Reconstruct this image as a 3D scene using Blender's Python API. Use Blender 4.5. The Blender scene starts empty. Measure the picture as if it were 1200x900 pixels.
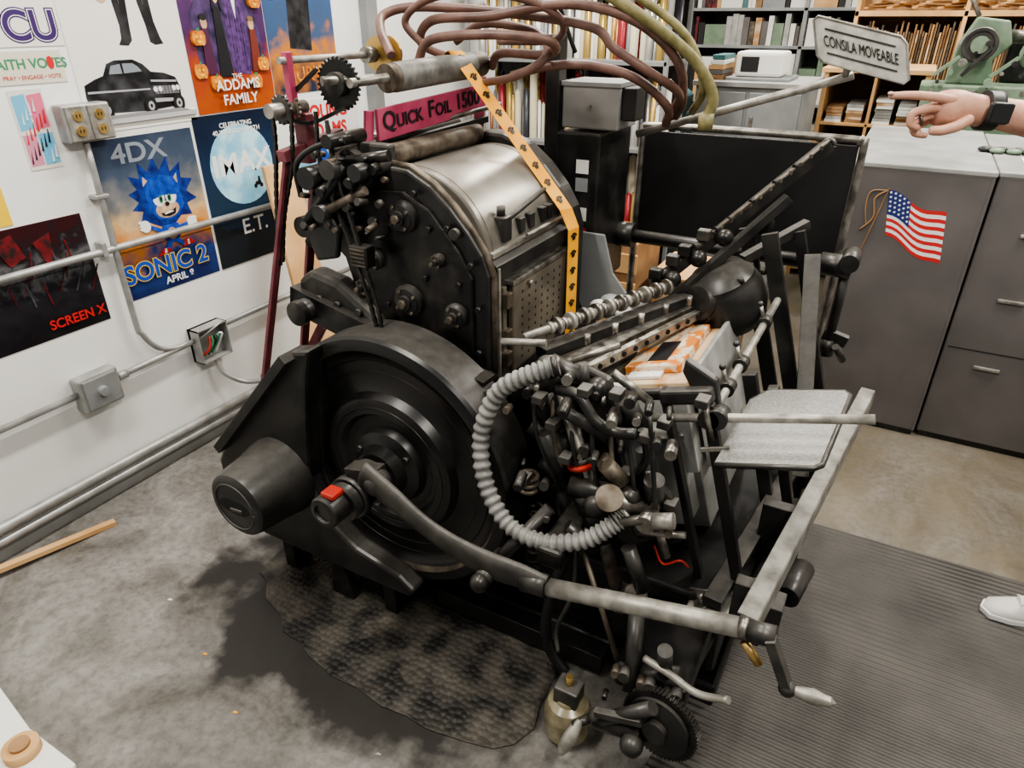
import bpy, bmesh, math, random
from mathutils import Vector, Matrix
random.seed(7)
C=bpy.context.collection
# ---------------------------------------------------------------- materials
def mat(name,col,rough=.5,metal=0.0,col2=None,scale=12.0,bump=0.0,detail=6,contrast=(.35,.65),trans=0,dust=0,dcol=(.17,.16,.145)):
    m=bpy.data.materials.new(name);m.use_nodes=True
    nt=m.node_tree;b=nt.nodes['Principled BSDF'];L=nt.links
    b.inputs['Base Color'].default_value=(*col,1);b.inputs['Roughness'].default_value=rough;b.inputs['Metallic'].default_value=metal
    if trans: b.inputs['Transmission Weight'].default_value=trans
    tc=nt.nodes.new('ShaderNodeTexCoord')
    n=nt.nodes.new('ShaderNodeTexNoise');n.inputs['Scale'].default_value=scale;n.inputs['Detail'].default_value=detail
    L.new(tc.outputs['Object'],n.inputs['Vector'])
    cur=None
    if col2:
        r=nt.nodes.new('ShaderNodeValToRGB');r.color_ramp.elements[0].position=contrast[0];r.color_ramp.elements[1].position=contrast[1]
        r.color_ramp.elements[0].color=(*col,1);r.color_ramp.elements[1].color=(*col2,1)
        L.new(n.outputs['Fac'],r.inputs[0]);cur=r.outputs[0];L.new(cur,b.inputs['Base Color'])
    if dust:
        ge=nt.nodes.new('ShaderNodeNewGeometry');sp=nt.nodes.new('ShaderNodeSeparateXYZ');L.new(ge.outputs['Normal'],sp.inputs[0])
        n2=nt.nodes.new('ShaderNodeTexNoise');n2.inputs['Scale'].default_value=38;n2.inputs['Detail'].default_value=8;n2.inputs['Roughness'].default_value=.7;L.new(tc.outputs['Object'],n2.inputs['Vector'])
        mr0=nt.nodes.new('ShaderNodeMapRange');mr0.inputs[1].default_value=.15;mr0.inputs[2].default_value=1.0;L.new(sp.outputs[2],mr0.inputs[0])
        mu=nt.nodes.new('ShaderNodeMath');mu.operation='MULTIPLY';L.new(mr0.outputs[0],mu.inputs[0]);L.new(n2.outputs['Fac'],mu.inputs[1])
        mu2=nt.nodes.new('ShaderNodeMath');mu2.operation='MULTIPLY';mu2.inputs[1].default_value=dust*2;mu2.use_clamp=True;L.new(mu.outputs[0],mu2.inputs[0])
        mx=nt.nodes.new('ShaderNodeMix');mx.data_type='RGBA';mx.inputs[6].default_value=(*col,1);mx.inputs[7].default_value=(*dcol,1);L.new(mu2.outputs[0],mx.inputs[0])
        if cur: L.new(cur,mx.inputs[6])
        L.new(mx.outputs[2],b.inputs['Base Color'])
    mr=nt.nodes.new('ShaderNodeMapRange');mr.inputs[3].default_value=max(0,rough-.12);mr.inputs[4].default_value=min(1,rough+.15)
    L.new(n.outputs['Fac'],mr.inputs[0]);L.new(mr.outputs[0],b.inputs['Roughness'])
    if bump:
        bp=nt.nodes.new('ShaderNodeBump');bp.inputs['Strength'].default_value=bump;bp.inputs['Distance'].default_value=.004
        L.new(n.outputs['Fac'],bp.inputs['Height']);L.new(bp.outputs[0],b.inputs['Normal'])
    return m
def gradmat(name,stops,axis=2,rough=.35,noise=.15,scale=6):
    m=bpy.data.materials.new(name);m.use_nodes=True
    nt=m.node_tree;b=nt.nodes['Principled BSDF'];L=nt.links
    tc=nt.nodes.new('ShaderNodeTexCoord');sx=nt.nodes.new('ShaderNodeSeparateXYZ');L.new(tc.outputs['Generated'],sx.inputs[0])
    n=nt.nodes.new('ShaderNodeTexNoise');n.inputs['Scale'].default_value=scale;n.inputs['Detail'].default_value=7;L.new(tc.outputs['Object'],n.inputs['Vector'])
    ma=nt.nodes.new('ShaderNodeMath');ma.operation='MULTIPLY_ADD';ma.inputs[1].default_value=noise*2;L.new(n.outputs['Fac'],ma.inputs[0]);
    su=nt.nodes.new('ShaderNodeMath');su.operation='SUBTRACT';su.inputs[1].default_value=noise;L.new(sx.outputs[axis],su.inputs[0]);L.new(su.outputs[0],ma.inputs[2])
    r=nt.nodes.new('ShaderNodeValToRGB');e=r.color_ramp.elements
    e[0].position=stops[0][0];e[0].color=(*stops[0][1],1);e[1].position=stops[-1][0];e[1].color=(*stops[-1][1],1)
    for p,c_ in stops[1:-1]:
        k=e.new(p);k.color=(*c_,1)
    L.new(ma.outputs[0],r.inputs[0]);L.new(r.outputs[0],b.inputs['Base Color']);b.inputs['Roughness'].default_value=rough
    return m
BLK=mat('black_enamel',(.009,.009,.009),.36,.05,(.036,.033,.030),9,.22,contrast=(.42,.78),dust=.42,dcol=(.15,.14,.125))
BLK2=mat('greasy_black_iron',(.007,.007,.007),.32,.2,(.035,.031,.026),18,.4,contrast=(.45,.75),dust=.4,dcol=(.12,.11,.095))
FWM=mat('flywheel_black_paint',(.008,.008,.008),.30,.1,(.024,.022,.020),6,.12,contrast=(.4,.75))
BASEB=mat('oily_black_base',(.007,.007,.007),.35,.05,(.028,.025,.022),12,.25,contrast=(.45,.8))
DUST=mat('dusty_black_iron',(.020,.019,.017),.5,.1,(.065,.06,.052),14,.35,contrast=(.4,.75),dust=.6)
STEEL=mat('worn_steel',(.13,.12,.105),.38,.85,(.38,.36,.325),24,.12)
STEELL=mat('pale_dull_steel',(.22,.21,.185),.45,.55,(.42,.40,.36),26,.18)
RUST=mat('dirty_brown_steel',(.065,.05,.037),.5,.6,(.19,.16,.125),22,.2)
DRUM=mat('brushed_drum_steel',(.27,.25,.22),.33,.8,(.46,.435,.39),4,.05)
PLATE=mat('bronze_grey_plate',(.15,.13,.10),.45,.6,(.27,.24,.19),8,.1)
MAROON=mat('maroon_paint',(.13,.03,.04),.42,.1,(.22,.06,.075),14,.1)
PINK=mat('raspberry_paint',(.34,.035,.09),.4,0,(.46,.08,.15),10,.05)
RED=mat('red_plastic',(.50,.03,.015),.45,0,(.35,.03,.02),30)
HOSEG=mat('grey_corrugated_plastic',(.13,.13,.125),.45,0,(.27,.265,.25),24,dust=.3,dcol=(.34,.33,.31))
HOSEB=mat('brown_rubber_hose',(.095,.048,.038),.45,0,(.19,.105,.082),14)
HOSEY=mat('olive_braided_hose',(.15,.135,.05),.5,0,(.28,.25,.12),30,.3)
YEL=mat('orange_yellow_strap',(.86,.36,.015),.5,0,(.92,.46,.04),10)
BRASS=mat('brass',(.42,.27,.09),.35,.8,(.6,.42,.17),10)
WOOD=mat('pine_wood',(.48,.27,.11),.6,0,(.64,.40,.19),5)
WOODD=mat('brown_wood',(.20,.11,.05),.6,0,(.36,.21,.10),7)
WHITE=mat('white_paint',(.74,.74,.72),.6,0,(.82,.82,.80),2)
PAPER=mat('white_paper',(.76,.75,.71),.6)
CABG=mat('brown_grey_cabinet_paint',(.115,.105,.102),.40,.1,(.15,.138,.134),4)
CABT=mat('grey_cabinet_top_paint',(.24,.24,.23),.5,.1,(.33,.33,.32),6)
GREY=mat('grey_metal_paint',(.22,.23,.23),.45,.2,(.32,.33,.33),5)
LGREY=mat('light_grey_sheet',(.30,.30,.29),.5,.2,(.44,.44,.42),12,.05)
GALV=mat('galvanised_conduit',(.30,.30,.29),.42,.5,(.44,.44,.43),12)
GREEN=mat('machine_green_paint',(.13,.20,.13),.45,.1,(.21,.28,.20),8)
TEAL=mat('teal_machine_paint',(.05,.13,.14),.45,.1,(.08,.19,.20),8)
SKIN=mat('skin',(.50,.26,.18),.5,0,(.60,.34,.25),40,.1)
BLKP=mat('black_rubber',(.012,.012,.012),.5)
DARKH=mat('dark_hole',(.004,.004,.004),.9)
FAB=mat('navy_cotton',(.03,.04,.08),.85);DEN=mat('denim',(.05,.08,.15),.85)
HAIR=mat('brown_hair',(.06,.03,.015),.6)
GLASS=mat('yellowed_plastic_jar',(.42,.38,.25),.22,0,(.20,.16,.09),18,trans=.3)
CARD=mat('cardboard_orange',(.42,.22,.09),.6,0,(.58,.44,.29),9,contrast=(.45,.55))
def flat(name,col,rough=.4): return mat(name,col,rough)
INK=flat('ink_black',(.01,.01,.012));INKW=flat('ink_white',(.78,.78,.78));INKB=flat('ink_blue',(.02,.07,.40));INKP=flat('ink_purple',(.05,.02,.12))
INKR=flat('ink_red',(.55,.03,.03));INKO=mat('ink_orange',(.45,.10,.01),.4,0,(.80,.32,.04),38);INKC=flat('ink_cyan',(.15,.45,.65));INKY=flat('ink_yellow',(.80,.55,.04));INKS=mat('ink_tan',(.45,.27,.17),.4,0,(.68,.48,.32),45);INKG=flat('ink_green',(.05,.25,.12))
INKM=mat('ink_moon',(.22,.50,.68),.4,0,(.48,.76,.88),11,contrast=(.4,.6));INKD=mat('ink_darkred',(.20,.015,.02),.4,0,(.02,.01,.01),30);INKV=mat('ink_violet',(.06,.02,.10),.4,0,(.18,.08,.28),30)
SUIT=mat('ink_suit_fabric',(.006,.006,.008),.4,0,(.05,.05,.055),20,contrast=(.4,.8))
# ---------------------------------------------------------------- geometry helpers
def grp(name,loc=(0,0,0)):
    e=bpy.data.objects.new(name,None);C.objects.link(e);e.empty_display_size=.05;return e
def add(name,verts,faces,m,p=None,smooth=None,bev=0):
    me=bpy.data.meshes.new(name);me.from_pydata([tuple(v) for v in verts],[],faces)
    ms=m if isinstance(m,(list,tuple)) else [m]
    for k in ms: me.materials.append(k)
    bm=bmesh.new();bm.from_mesh(me);bmesh.ops.recalc_face_normals(bm,faces=bm.faces);bm.to_mesh(me);bm.free()
    if smooth is not None:
        for i,f in enumerate(me.polygons): f.use_smooth=smooth(i) if callable(smooth) else smooth
    o=bpy.data.objects.new(name,me);C.objects.link(o)
    if p: o.parent=p
    if bev:
        b=o.modifiers.new('b','BEVEL');b.width=bev;b.segments=2;b.limit_method='ANGLE';b.angle_limit=.7
    return o
BF=[(0,1,2,3),(7,6,5,4),(0,4,5,1),(1,5,6,2),(2,6,7,3),(3,7,4,0)]
def box(name,lo,hi,m,p=None,bev=.003):
    x0,y0,z0=lo;x1,y1,z1=hi
    return add(name,[(x0,y0,z0),(x1,y0,z0),(x1,y1,z0),(x0,y1,z0),(x0,y0,z1),(x1,y0,z1),(x1,y1,z1),(x0,y1,z1)],BF,m,p,None,bev)
def hexa(name,pts,m,p=None,bev=.003): return add(name,pts,BF,m,p,None,bev)
def basis(d):
    d=Vector(d).normalized();a=Vector((0,0,1)) if abs(d.z)<.9 else Vector((1,0,0))
    u=d.cross(a).normalized();v=d.cross(u).normalized();return u,v
def bar(name,p0,p1,w,t,m,p=None,up=(0,0,1),bev=.002):
    p0=Vector(p0);p1=Vector(p1);d=(p1-p0).normalized();up=Vector(up);s=d.cross(up).normalized();u=s.cross(d).normalized()
    vs=[]
    for q in (p0,p1):
        for a,b in ((-1,-1),(1,-1),(1,1),(-1,1)): vs.append(q+s*a*t/2+u*b*w/2)
    return add(name,vs,BF,m,p,None,bev)
def cyl(name,p0,p1,r,m,p=None,r2=None,n=24):
    p0=Vector(p0);p1=Vector(p1);u,v=basis(p1-p0);r2=r if r2 is None else r2;vs=[]
    for q,rr in ((p0,r),(p1,r2)):
        for i in range(n):
            a=2*math.pi*i/n;vs.append(q+u*math.cos(a)*rr+v*math.sin(a)*rr)
    fs=[(i,(i+1)%n,n+(i+1)%n,n+i) for i in range(n)]+[tuple(range(n)),tuple(range(n,2*n))]
    return add(name,vs,fs,m,p,lambda i:i<n)
def lathe(name,prof,o,d,m,p=None,n=48,smooth=True,mats=None):
    o=Vector(o);d=Vector(d).normalized();u,v=basis(d);vs=[];fs=[]
    for r,h in prof:
        for i in range(n):
            a=2*math.pi*i/n;vs.append(o+d*h+u*math.cos(a)*r+v*math.sin(a)*r)
    k=len(prof)
    for j in range(k-1):
        for i in range(n): fs.append((j*n+i,j*n+(i+1)%n,(j+1)*n+(i+1)%n,(j+1)*n+i))
    fs.append(tuple(range(n)));fs.append(tuple(range((k-1)*n,k*n)))
    ob=add(name,vs,fs,m,p,(lambda i:i<(k-1)*n) if smooth else None)
    if mats:
        for i,f in enumerate(ob.data.polygons):
            j=i//n
            if j<k-1 and j in mats: f.material_index=mats[j]
    if smooth:
        e=ob.modifiers.new('e','EDGE_SPLIT');e.split_angle=.6
    return ob
def spline(pts,sub=8):
    P=[Vector(q) for q in pts];P=[2*P[0]-P[1]]+P+[2*P[-1]-P[-2]];out=[]
    for i in range(1,len(P)-2):
        a,b,c_,d=P[i-1],P[i],P[i+1],P[i+2]
        for k in range(sub):
            t=k/sub
            out.append(.5*((2*b)+(c_-a)*t+(2*a-5*b+4*c_-d)*t*t+(3*b-a-3*c_+d)*t**3))
    out.append(P[-2]);return out
def sweep(name,path,rf,m,p=None,n=10,asp=1.0,up=None):
    N=len(path);vs=[];fs=[];u=Vector(up) if up else None
    for i,q in enumerate(path):
        d=(path[min(i+1,N-1)]-path[max(i-1,0)]).normalized()
        if u is None: u,_=basis(d)
        u=(u-d*u.dot(d)).normalized();v=d.cross(u)
        r=rf(i/(N-1)) if callable(rf) else rf
        for k in range(n):
            a=2*math.pi*k/n;vs.append(q+u*math.cos(a)*r*asp+v*math.sin(a)*r)
    for j in range(N-1):
        for i in range(n): fs.append((j*n+i,j*n+(i+1)%n,(j+1)*n+(i+1)%n,(j+1)*n+i))
    fs.append(tuple(range(n)));fs.append(tuple(range((N-1)*n,N*n)))
    return add(name,vs,fs,m,p,lambda i:i<(N-1)*n)
def tube(name,pts,r,m,p=None,sub=8,n=10): return sweep(name,spline(pts,sub),r,m,p,n)
def prism(name,pts,ax,a,b,m,p=None,bev=.004):
    def P(q,t):
        if ax=='Y': return (q[0],t,q[1])
        if ax=='X': return (t,q[0],q[1])
        return (q[0],q[1],t)
    n=len(pts);vs=[P(q,a) for q in pts]+[P(q,b) for q in pts]
    fs=[tuple(range(n)),tuple(range(n,2*n))]+[(i,(i+1)%n,n+(i+1)%n,n+i) for i in range(n)]
    return add(name,vs,fs,m,p,None,bev)
def ball(name,c,r,m,p=None,s=(1,1,1)):
    bm=bmesh.new();bmesh.ops.create_uvsphere(bm,u_segments=20,v_segments=12,radius=1)
    me=bpy.data.meshes.new(name)
    for v in bm.verts: v.co=Vector((c[0]+v.co.x*r*s[0],c[1]+v.co.y*r*s[1],c[2]+v.co.z*r*s[2]))
    for f in bm.faces: f.smooth=True
    bm.to_mesh(me);bm.free();me.materials.append(m);o=bpy.data.objects.new(name,me);C.objects.link(o)
    if p: o.parent=p
    return o
def torus(name,c,d,R,r,m,p=None,n=28):
    u,v=basis(d);c=Vector(c);pts=[c+u*math.cos(2*math.pi*i/n)*R+v*math.sin(2*math.pi*i/n)*R for i in range(n+1)]
    return sweep(name,pts,r,m,p,8)
def text(name,s,loc,size,m,p=None,rot=(math.pi/2,0,math.pi/2),ext=.0006,sx=1,bold=0,shear=0,align='CENTER'):
    t=bpy.data.curves.new(name,'FONT');t.body=s;t.size=size;t.extrude=ext;t.align_x=align;t.align_y='CENTER';t.offset=bold;t.shear=shear
    o=bpy.data.objects.new(name,t);C.objects.link(o);o.location=loc;o.rotation_euler=rot;o.scale=(sx,1,1);t.materials.append(m)
    bpy.context.view_layer.update();dg=bpy.context.evaluated_depsgraph_get()
    me=bpy.data.meshes.new_from_object(o.evaluated_get(dg));mw=o.matrix_world.copy();me.transform(mw)
    bpy.data.objects.remove(o);q=bpy.data.objects.new(name,me);C.objects.link(q)
    if p: q.parent=p
    return q
def gear(name,c,d,R,h,teeth,m,p=None,depth=.007):
    u,v=basis(d);c=Vector(c);d=Vector(d).normalized();pts=[];n=teeth*4
    for i in range(n):
        a=2*math.pi*i/n;r=R if i%4 in(0,1) else R-depth;pts.append(u*math.cos(a)*r+v*math.sin(a)*r)
    vs=[c+q for q in pts]+[c+d*h+q for q in pts]
    fs=[tuple(range(n)),tuple(range(n,2*n))]+[(i,(i+1)%n,n+(i+1)%n,n+i) for i in range(n)]
    return add(name,vs,fs,m,p)
def bolt(c,d,r,p,m=STEEL,h=.012,n=6):
    c=Vector(c);return cyl('bolt',c,c+Vector(d).normalized()*h,r,m,p,n=n)
# ---------------------------------------------------------------- room
def floor_mat():
    m=bpy.data.materials.new('concrete_floor');m.use_nodes=True;nt=m.node_tree;b=nt.nodes['Principled BSDF'];L=nt.links
    tc=nt.nodes.new('ShaderNodeTexCoord')
    n1=nt.nodes.new('ShaderNodeTexNoise');n1.inputs['Scale'].default_value=1.8;n1.inputs['Detail'].default_value=12;n1.inputs['Roughness'].default_value=.72;n1.inputs['Distortion'].default_value=1.4
    n2=nt.nodes.new('ShaderNodeTexNoise');n2.inputs['Scale'].default_value=34;n2.inputs['Detail'].default_value=9;n2.inputs['Roughness'].default_value=.65
    for n in(n1,n2): L.new(tc.outputs['Object'],n.inputs['Vector'])
    r=nt.nodes.new('ShaderNodeValToRGB');e=r.color_ramp.elements
    e[0].position=.34;e[0].color=(.105,.096,.084,1);e[1].position=.68;e[1].color=(.285,.275,.26,1);k=e.new(.5);k.color=(.19,.18,.165,1)
    L.new(n1.outputs['Fac'],r.inputs[0])
    mx=nt.nodes.new('ShaderNodeMix');mx.data_type='RGBA';mx.blend_type='MULTIPLY';mx.inputs[0].default_value=.6
    r2=nt.nodes.new('ShaderNodeValToRGB');r2.color_ramp.elements[0].position=.34;r2.color_ramp.elements[0].color=(.45,.43,.40,1);r2.color_ramp.elements[1].position=.56;r2.color_ramp.elements[1].color=(1,1,1,1)
    L.new(n2.outputs['Fac'],r2.inputs[0]);L.new(r.outputs[0],mx.inputs[6]);L.new(r2.outputs[0],mx.inputs[7])
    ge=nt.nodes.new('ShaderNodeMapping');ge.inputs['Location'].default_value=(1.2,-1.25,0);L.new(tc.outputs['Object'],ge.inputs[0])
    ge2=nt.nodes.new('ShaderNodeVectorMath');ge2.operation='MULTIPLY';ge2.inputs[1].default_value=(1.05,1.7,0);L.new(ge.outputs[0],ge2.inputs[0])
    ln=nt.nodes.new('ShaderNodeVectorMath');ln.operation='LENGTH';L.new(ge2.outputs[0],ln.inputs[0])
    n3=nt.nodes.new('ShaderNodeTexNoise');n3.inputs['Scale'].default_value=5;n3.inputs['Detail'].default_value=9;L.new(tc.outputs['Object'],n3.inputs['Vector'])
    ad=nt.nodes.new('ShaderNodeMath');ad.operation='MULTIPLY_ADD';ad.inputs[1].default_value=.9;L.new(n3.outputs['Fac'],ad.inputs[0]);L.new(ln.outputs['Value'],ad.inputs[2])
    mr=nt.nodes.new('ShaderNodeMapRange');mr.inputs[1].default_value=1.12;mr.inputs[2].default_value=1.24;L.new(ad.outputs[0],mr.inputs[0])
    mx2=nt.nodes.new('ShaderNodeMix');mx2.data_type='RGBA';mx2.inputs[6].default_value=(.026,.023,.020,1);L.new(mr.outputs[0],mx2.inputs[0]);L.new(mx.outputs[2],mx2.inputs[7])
    sx=nt.nodes.new('ShaderNodeSeparateXYZ');L.new(tc.outputs['Object'],sx.inputs[0])
    m2=nt.nodes.new('ShaderNodeMapRange');m2.inputs[1].default_value=1.9;m2.inputs[2].default_value=2.6;m2.inputs[4].default_value=1.1;L.new(sx.outputs[1],m2.inputs[0])
    m3=nt.nodes.new('ShaderNodeMath');m3.operation='MULTIPLY';L.new(m2.outputs[0],m3.inputs[0]);L.new(n3.outputs['Fac'],m3.inputs[1])
    mx3=nt.nodes.new('ShaderNodeMix');mx3.data_type='RGBA';mx3.inputs[7].default_value=(.17,.14,.09,1);L.new(m3.outputs[0],mx3.inputs[0]);L.new(mx2.outputs[2],mx3.inputs[6])
    L.new(mx3.outputs[2],b.inputs['Base Color'])
    mr4=nt.nodes.new('ShaderNodeMapRange');mr4.inputs[1].default_value=.3;mr4.inputs[2].default_value=.7;mr4.inputs[3].default_value=.35;mr4.inputs[4].default_value=.6;L.new(n1.outputs['Fac'],mr4.inputs[0]);L.new(mr4.outputs[0],b.inputs['Roughness'])
    bp=nt.nodes.new('ShaderNodeBump');bp.inputs['Strength'].default_value=.2;bp.inputs['Distance'].default_value=.003;L.new(n2.outputs['Fac'],bp.inputs['Height']);L.new(bp.outputs[0],b.inputs['Normal'])
    return m
box('floor',(-2.7,-1.5,-.1),(4,9.1,0),floor_mat(),None,0)
box('wall_left',(-2.74,-1.5,0),(-2.62,9.1,3.6),WHITE,None,0)
box('wall_back',(-2.74,9.0,0),(4,9.12,3.6),WHITE,None,0)
box('wall_right',(4.0,-1.5,0),(4.12,9.12,3.6),WHITE,None,0)
box('ceiling',(-2.74,-1.5,3.6),(4.12,9.12,3.7),WHITE,None,0)
box('wall_foot_band',(-2.62,-1.5,0),(-2.612,9,.055),CABT,None,0)  # thin grey band along the foot of the left wall
box('trim_1',(-2.62,3.13,0),(-2.57,3.22,3.0),GREY,None)
def area(x,y,sx,sy,e,z=3.5):
    l=bpy.data.lights.new('fluorescent_panel','AREA');l.shape='RECTANGLE';l.size=sx;l.size_y=sy;l.energy=e;l.color=(1,.955,.88)
    o=bpy.data.objects.new('fluorescent_panel_light',l);C.objects.link(o);o.location=(x,y,z)
for x in(-1.5,.9):
    for y,e in((.3,78),(2.9,82),(5.6,100)): area(x,y,.22,1.3,e)
w=bpy.data.worlds.new('world');w.use_nodes=True;w.node_tree.nodes['Background'].inputs[0].default_value=(1,.97,.93,1);w.node_tree.nodes['Background'].inputs[1].default_value=.30;bpy.context.scene.world=w
try:
    bpy.context.scene.view_settings.look='AgX - Medium High Contrast'
except Exception: pass
# ---------------------------------------------------------------- posters on wall
WX=-2.6195
class Poster:
    def __init__(s,name,y0,y1,z0,z1,m):
        s.g=grp(name);s.y0,s.y1,s.z0,s.z1=y0,y1,z0,z1;s.k=1
        box('sheet',(WX,y0,z0),(WX+.002,y1,z1),m,s.g,0)
    def P(s,u,v): return (s.y0+u*(s.y1-s.y0),s.z0+v*(s.z1-s.z0))
    def poly(s,pts,m):
        s.k+=1;a=WX+.002+s.k*.00025
        prism('print',[s.P(*q) for q in pts],'X',WX+.001,a,m,s.g,0)
    def ell(s,u,v,ru,rv,m,a0=0,a1=360,n=32):
        s.poly([(u+ru*math.cos(math.radians(a0+(a1-a0)*i/n)),v+rv*math.sin(math.radians(a0+(a1-a0)*i/n))) for i in range(n if a1-a0==360 else n+1)],m)
    def txt(s,t,u,v,size,m,**k):
        s.k+=1;y,z=s.P(u,v);text('lettering',t,(WX+.0022+s.k*.00025,y,z),size,m,s.g,ext=.0002,**k)
p=Poster('university_poster',1.2,1.56,1.712,2.0,PAPER);p.txt('TCU',.62,.2,.125,INKP,bold=.009);p.txt('TCU',.62,.2,.125,INKW,bold=.005);p.txt('TCU',.62,.2,.125,INKP,bold=.002)
p=Poster('voting_sticker',1.30,1.535,1.60,1.70,flat('sticker_cream',(.66,.63,.52)));p.txt('FAITH VOTES',.52,.6,.042,INKG,bold=.001);p.txt('PRAY • ENGAGE • VOTE',.52,.2,.018,INKR);p.ell(.82,.62,.05,.2,INKR)
p=Poster('art_print',1.325,1.435,1.33,1.585,flat('print_cream',(.70,.67,.62)))
p.poly([(.05,.5),(.45,.52),(.45,.95),(.05,.93)],INKC);p.poly([(.5,.5),(.95,.52),(.95,.95),(.5,.93)],flat('ink_pink',(.65,.15,.25)));p.poly([(.05,.05),(.45,.06),(.45,.45),(.05,.45)],flat('ink_pink2',(.6,.25,.35)));p.poly([(.5,.05),(.95,.06),(.95,.45),(.5,.45)],INKC)
for i in range(18): p.poly([(.08+.045*i,.08+.05*((i*5)%14)),(.13+.045*i,.08+.05*((i*5)%14)),(.15+.045*i,.25+.05*((i*5)%14))],[INK,INKR,INKW][i%3])
p=Poster('yellow_flyer',1.0,1.21,1.17,1.33,INKY)
p=Poster('horror_poster',.98,1.44,.74,1.16,gradmat('horror_print',[(0,(.010,.008,.010)),(.45,(.02,.02,.024)),(.62,(.10,.10,.105)),(.8,(.02,.015,.018)),(1,(.04,.01,.012))],2,.3,.5,22))
for i in range(20):
    u=.12+.042*i;v=.28+.035*((i*7)%11);p.poly([(u,v),(u+.010,v+.01),(u+.07*math.sin(i*2.1)+.05,v+.22),(u+.07*math.sin(i*2.1)+.04,v+.21)],INKD if i%2 else flat('ink_grey',(.07,.08,.09)))
p.poly([(.58,.84),(.72,.9),(.70,.72),(.66,.62),(.62,.7)],INKD);p.poly([(.3,.9),(.45,.95),(.5,.75),(.38,.7)],INKD);p.txt('SCREEN X',.74,.12,.05,INKR,bold=.0012,sx=.95)
p=Poster('black_car_poster',1.565,2.03,1.42,2.12,PAPER)
p.poly([(.38,1.0),(.78,1.0),(.77,.80),(.76,.66),(.77,.52),(.80,.44),(.82,.41),(.74,.405),(.70,.42),(.69,.50),(.66,.60),(.63,.72),(.60,.80),(.57,.74),(.56,.62),(.545,.50),(.54,.43),(.50,.405),(.42,.41),(.45,.44),(.46,.50),(.44,.62),(.41,.80)],SUIT)
for q in(((.60,1.0),(.605,1.0),(.605,.82),(.60,.82)),((.70,.98),(.705,.98),(.71,.6),(.705,.6)),((.48,.98),(.485,.98),(.50,.6),(.495,.6))): p.poly(q,flat('ink_crease',(.11,.11,.12)))
p.ell(.36,.64,.05,.035,INKS);p.poly([(.30,.70),(.38,.72),(.36,.92),(.27,1.0),(.24,1.0)],SUIT)
gm=flat('ink_glass',(.22,.25,.28));sv=flat('ink_silver',(.38,.38,.40));cb=mat('ink_car_body',(.008,.008,.010),.3,0,(.07,.07,.08),14,contrast=(.45,.75))
p.poly([(.04,.17),(.05,.23),(.14,.255),(.22,.27),(.27,.325),(.34,.34),(.50,.34),(.58,.315),(.64,.275),(.76,.265),(.86,.24),(.89,.19),(.88,.12),(.80,.09),(.55,.08),(.2,.09),(.06,.12)],cb)
p.poly([(.27,.275),(.30,.315),(.38,.322),(.385,.275)],gm);p.poly([(.40,.275),(.40,.323),(.49,.322),(.53,.305),(.56,.28)],gm)
p.poly([(.06,.19),(.60,.185),(.60,.193),(.06,.20)],sv);p.poly([(.62,.235),(.86,.225),(.86,.215),(.62,.225)],sv);p.poly([(.63,.205),(.87,.195),(.87,.155),(.64,.160)],flat('ink_grille',(.12,.12,.13)))
for k in range(6): p.poly([(.66+.03*k,.20),(.663+.03*k,.20),(.663+.03*k,.16),(.66+.03*k,.16)],sv)
for a in(.645,.69,.82,.86): p.ell(a,.185,.018,.014,INKW)
p.poly([(.62,.14),(.90,.13),(.90,.115),(.62,.12)],sv)
for a in(.18,.57,.84): p.ell(a,.105,.055,.048,flat('ink_tyre',(.012,.012,.012)));p.ell(a,.105,.028,.024,sv);p.ell(a,.105,.012,.010,INK)
p.poly([(.0,.035),(1,.035),(1,.06),(.0,.06)],flat('ink_line',(.45,.45,.47)));p.poly([(.02,.06),(.95,.06),(.85,.078),(.1,.078)],flat('ink_shade',(.25,.25,.26)))
p=Poster('family_cartoon_poster',2.045,2.475,1.435,2.12,gradmat('cartoon_print',[(0,(.40,.08,.012)),(.25,(.34,.05,.015)),(.42,(.06,.02,.09)),(.6,(.08,.03,.11)),(.78,(.35,.10,.05)),(.9,(.65,.25,.03)),(1,(.75,.35,.05))],2,.3,.28,14))
p.poly([(.12,.24),(.88,.22),(.92,.45),(.84,.6),(.80,.76),(.70,.9),(.60,.84),(.50,.93),(.40,.82),(.28,.88),(.22,.66),(.10,.55)],mat('ink_navy',(.015,.012,.04),.4,0,(.09,.045,.15),18))
p.poly([(.52,.22),(.72,.2),(.75,.40),(.74,.60),(.70,.66),(.56,.66),(.51,.6)],mat('ink_pinstripe',(.03,.01,.06),.4,0,(.12,.05,.20),40))
for k in range(6): p.poly([(.54+.032*k,.64),(.543+.032*k,.64),(.545+.032*k,.22),(.542+.032*k,.22)],flat('ink_stripe',(.18,.10,.28)))
p.poly([(.60,.66),(.66,.66),(.635,.52)],INKW);p.ell(.63,.72,.05,.05,INKS);p.ell(.63,.765,.054,.022,INK);p.poly([(.59,.71),(.67,.71),(.66,.702),(.60,.702)],INK);p.ell(.61,.728,.008,.006,INKW);p.ell(.65,.728,.008,.006,INKW)
p.poly([(.33,.2),(.50,.2),(.47,.40),(.45,.58),(.38,.60),(.36,.42)],flat('ink_blk2',(.008,.008,.012)));p.ell(.42,.645,.032,.042,INKS);p.poly([(.38,.70),(.46,.70),(.475,.56),(.45,.60),(.45,.67),(.39,.67),(.385,.60),(.36,.56)],INK)
p.ell(.405,.65,.007,.005,INK);p.ell(.432,.65,.007,.005,INK)
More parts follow.
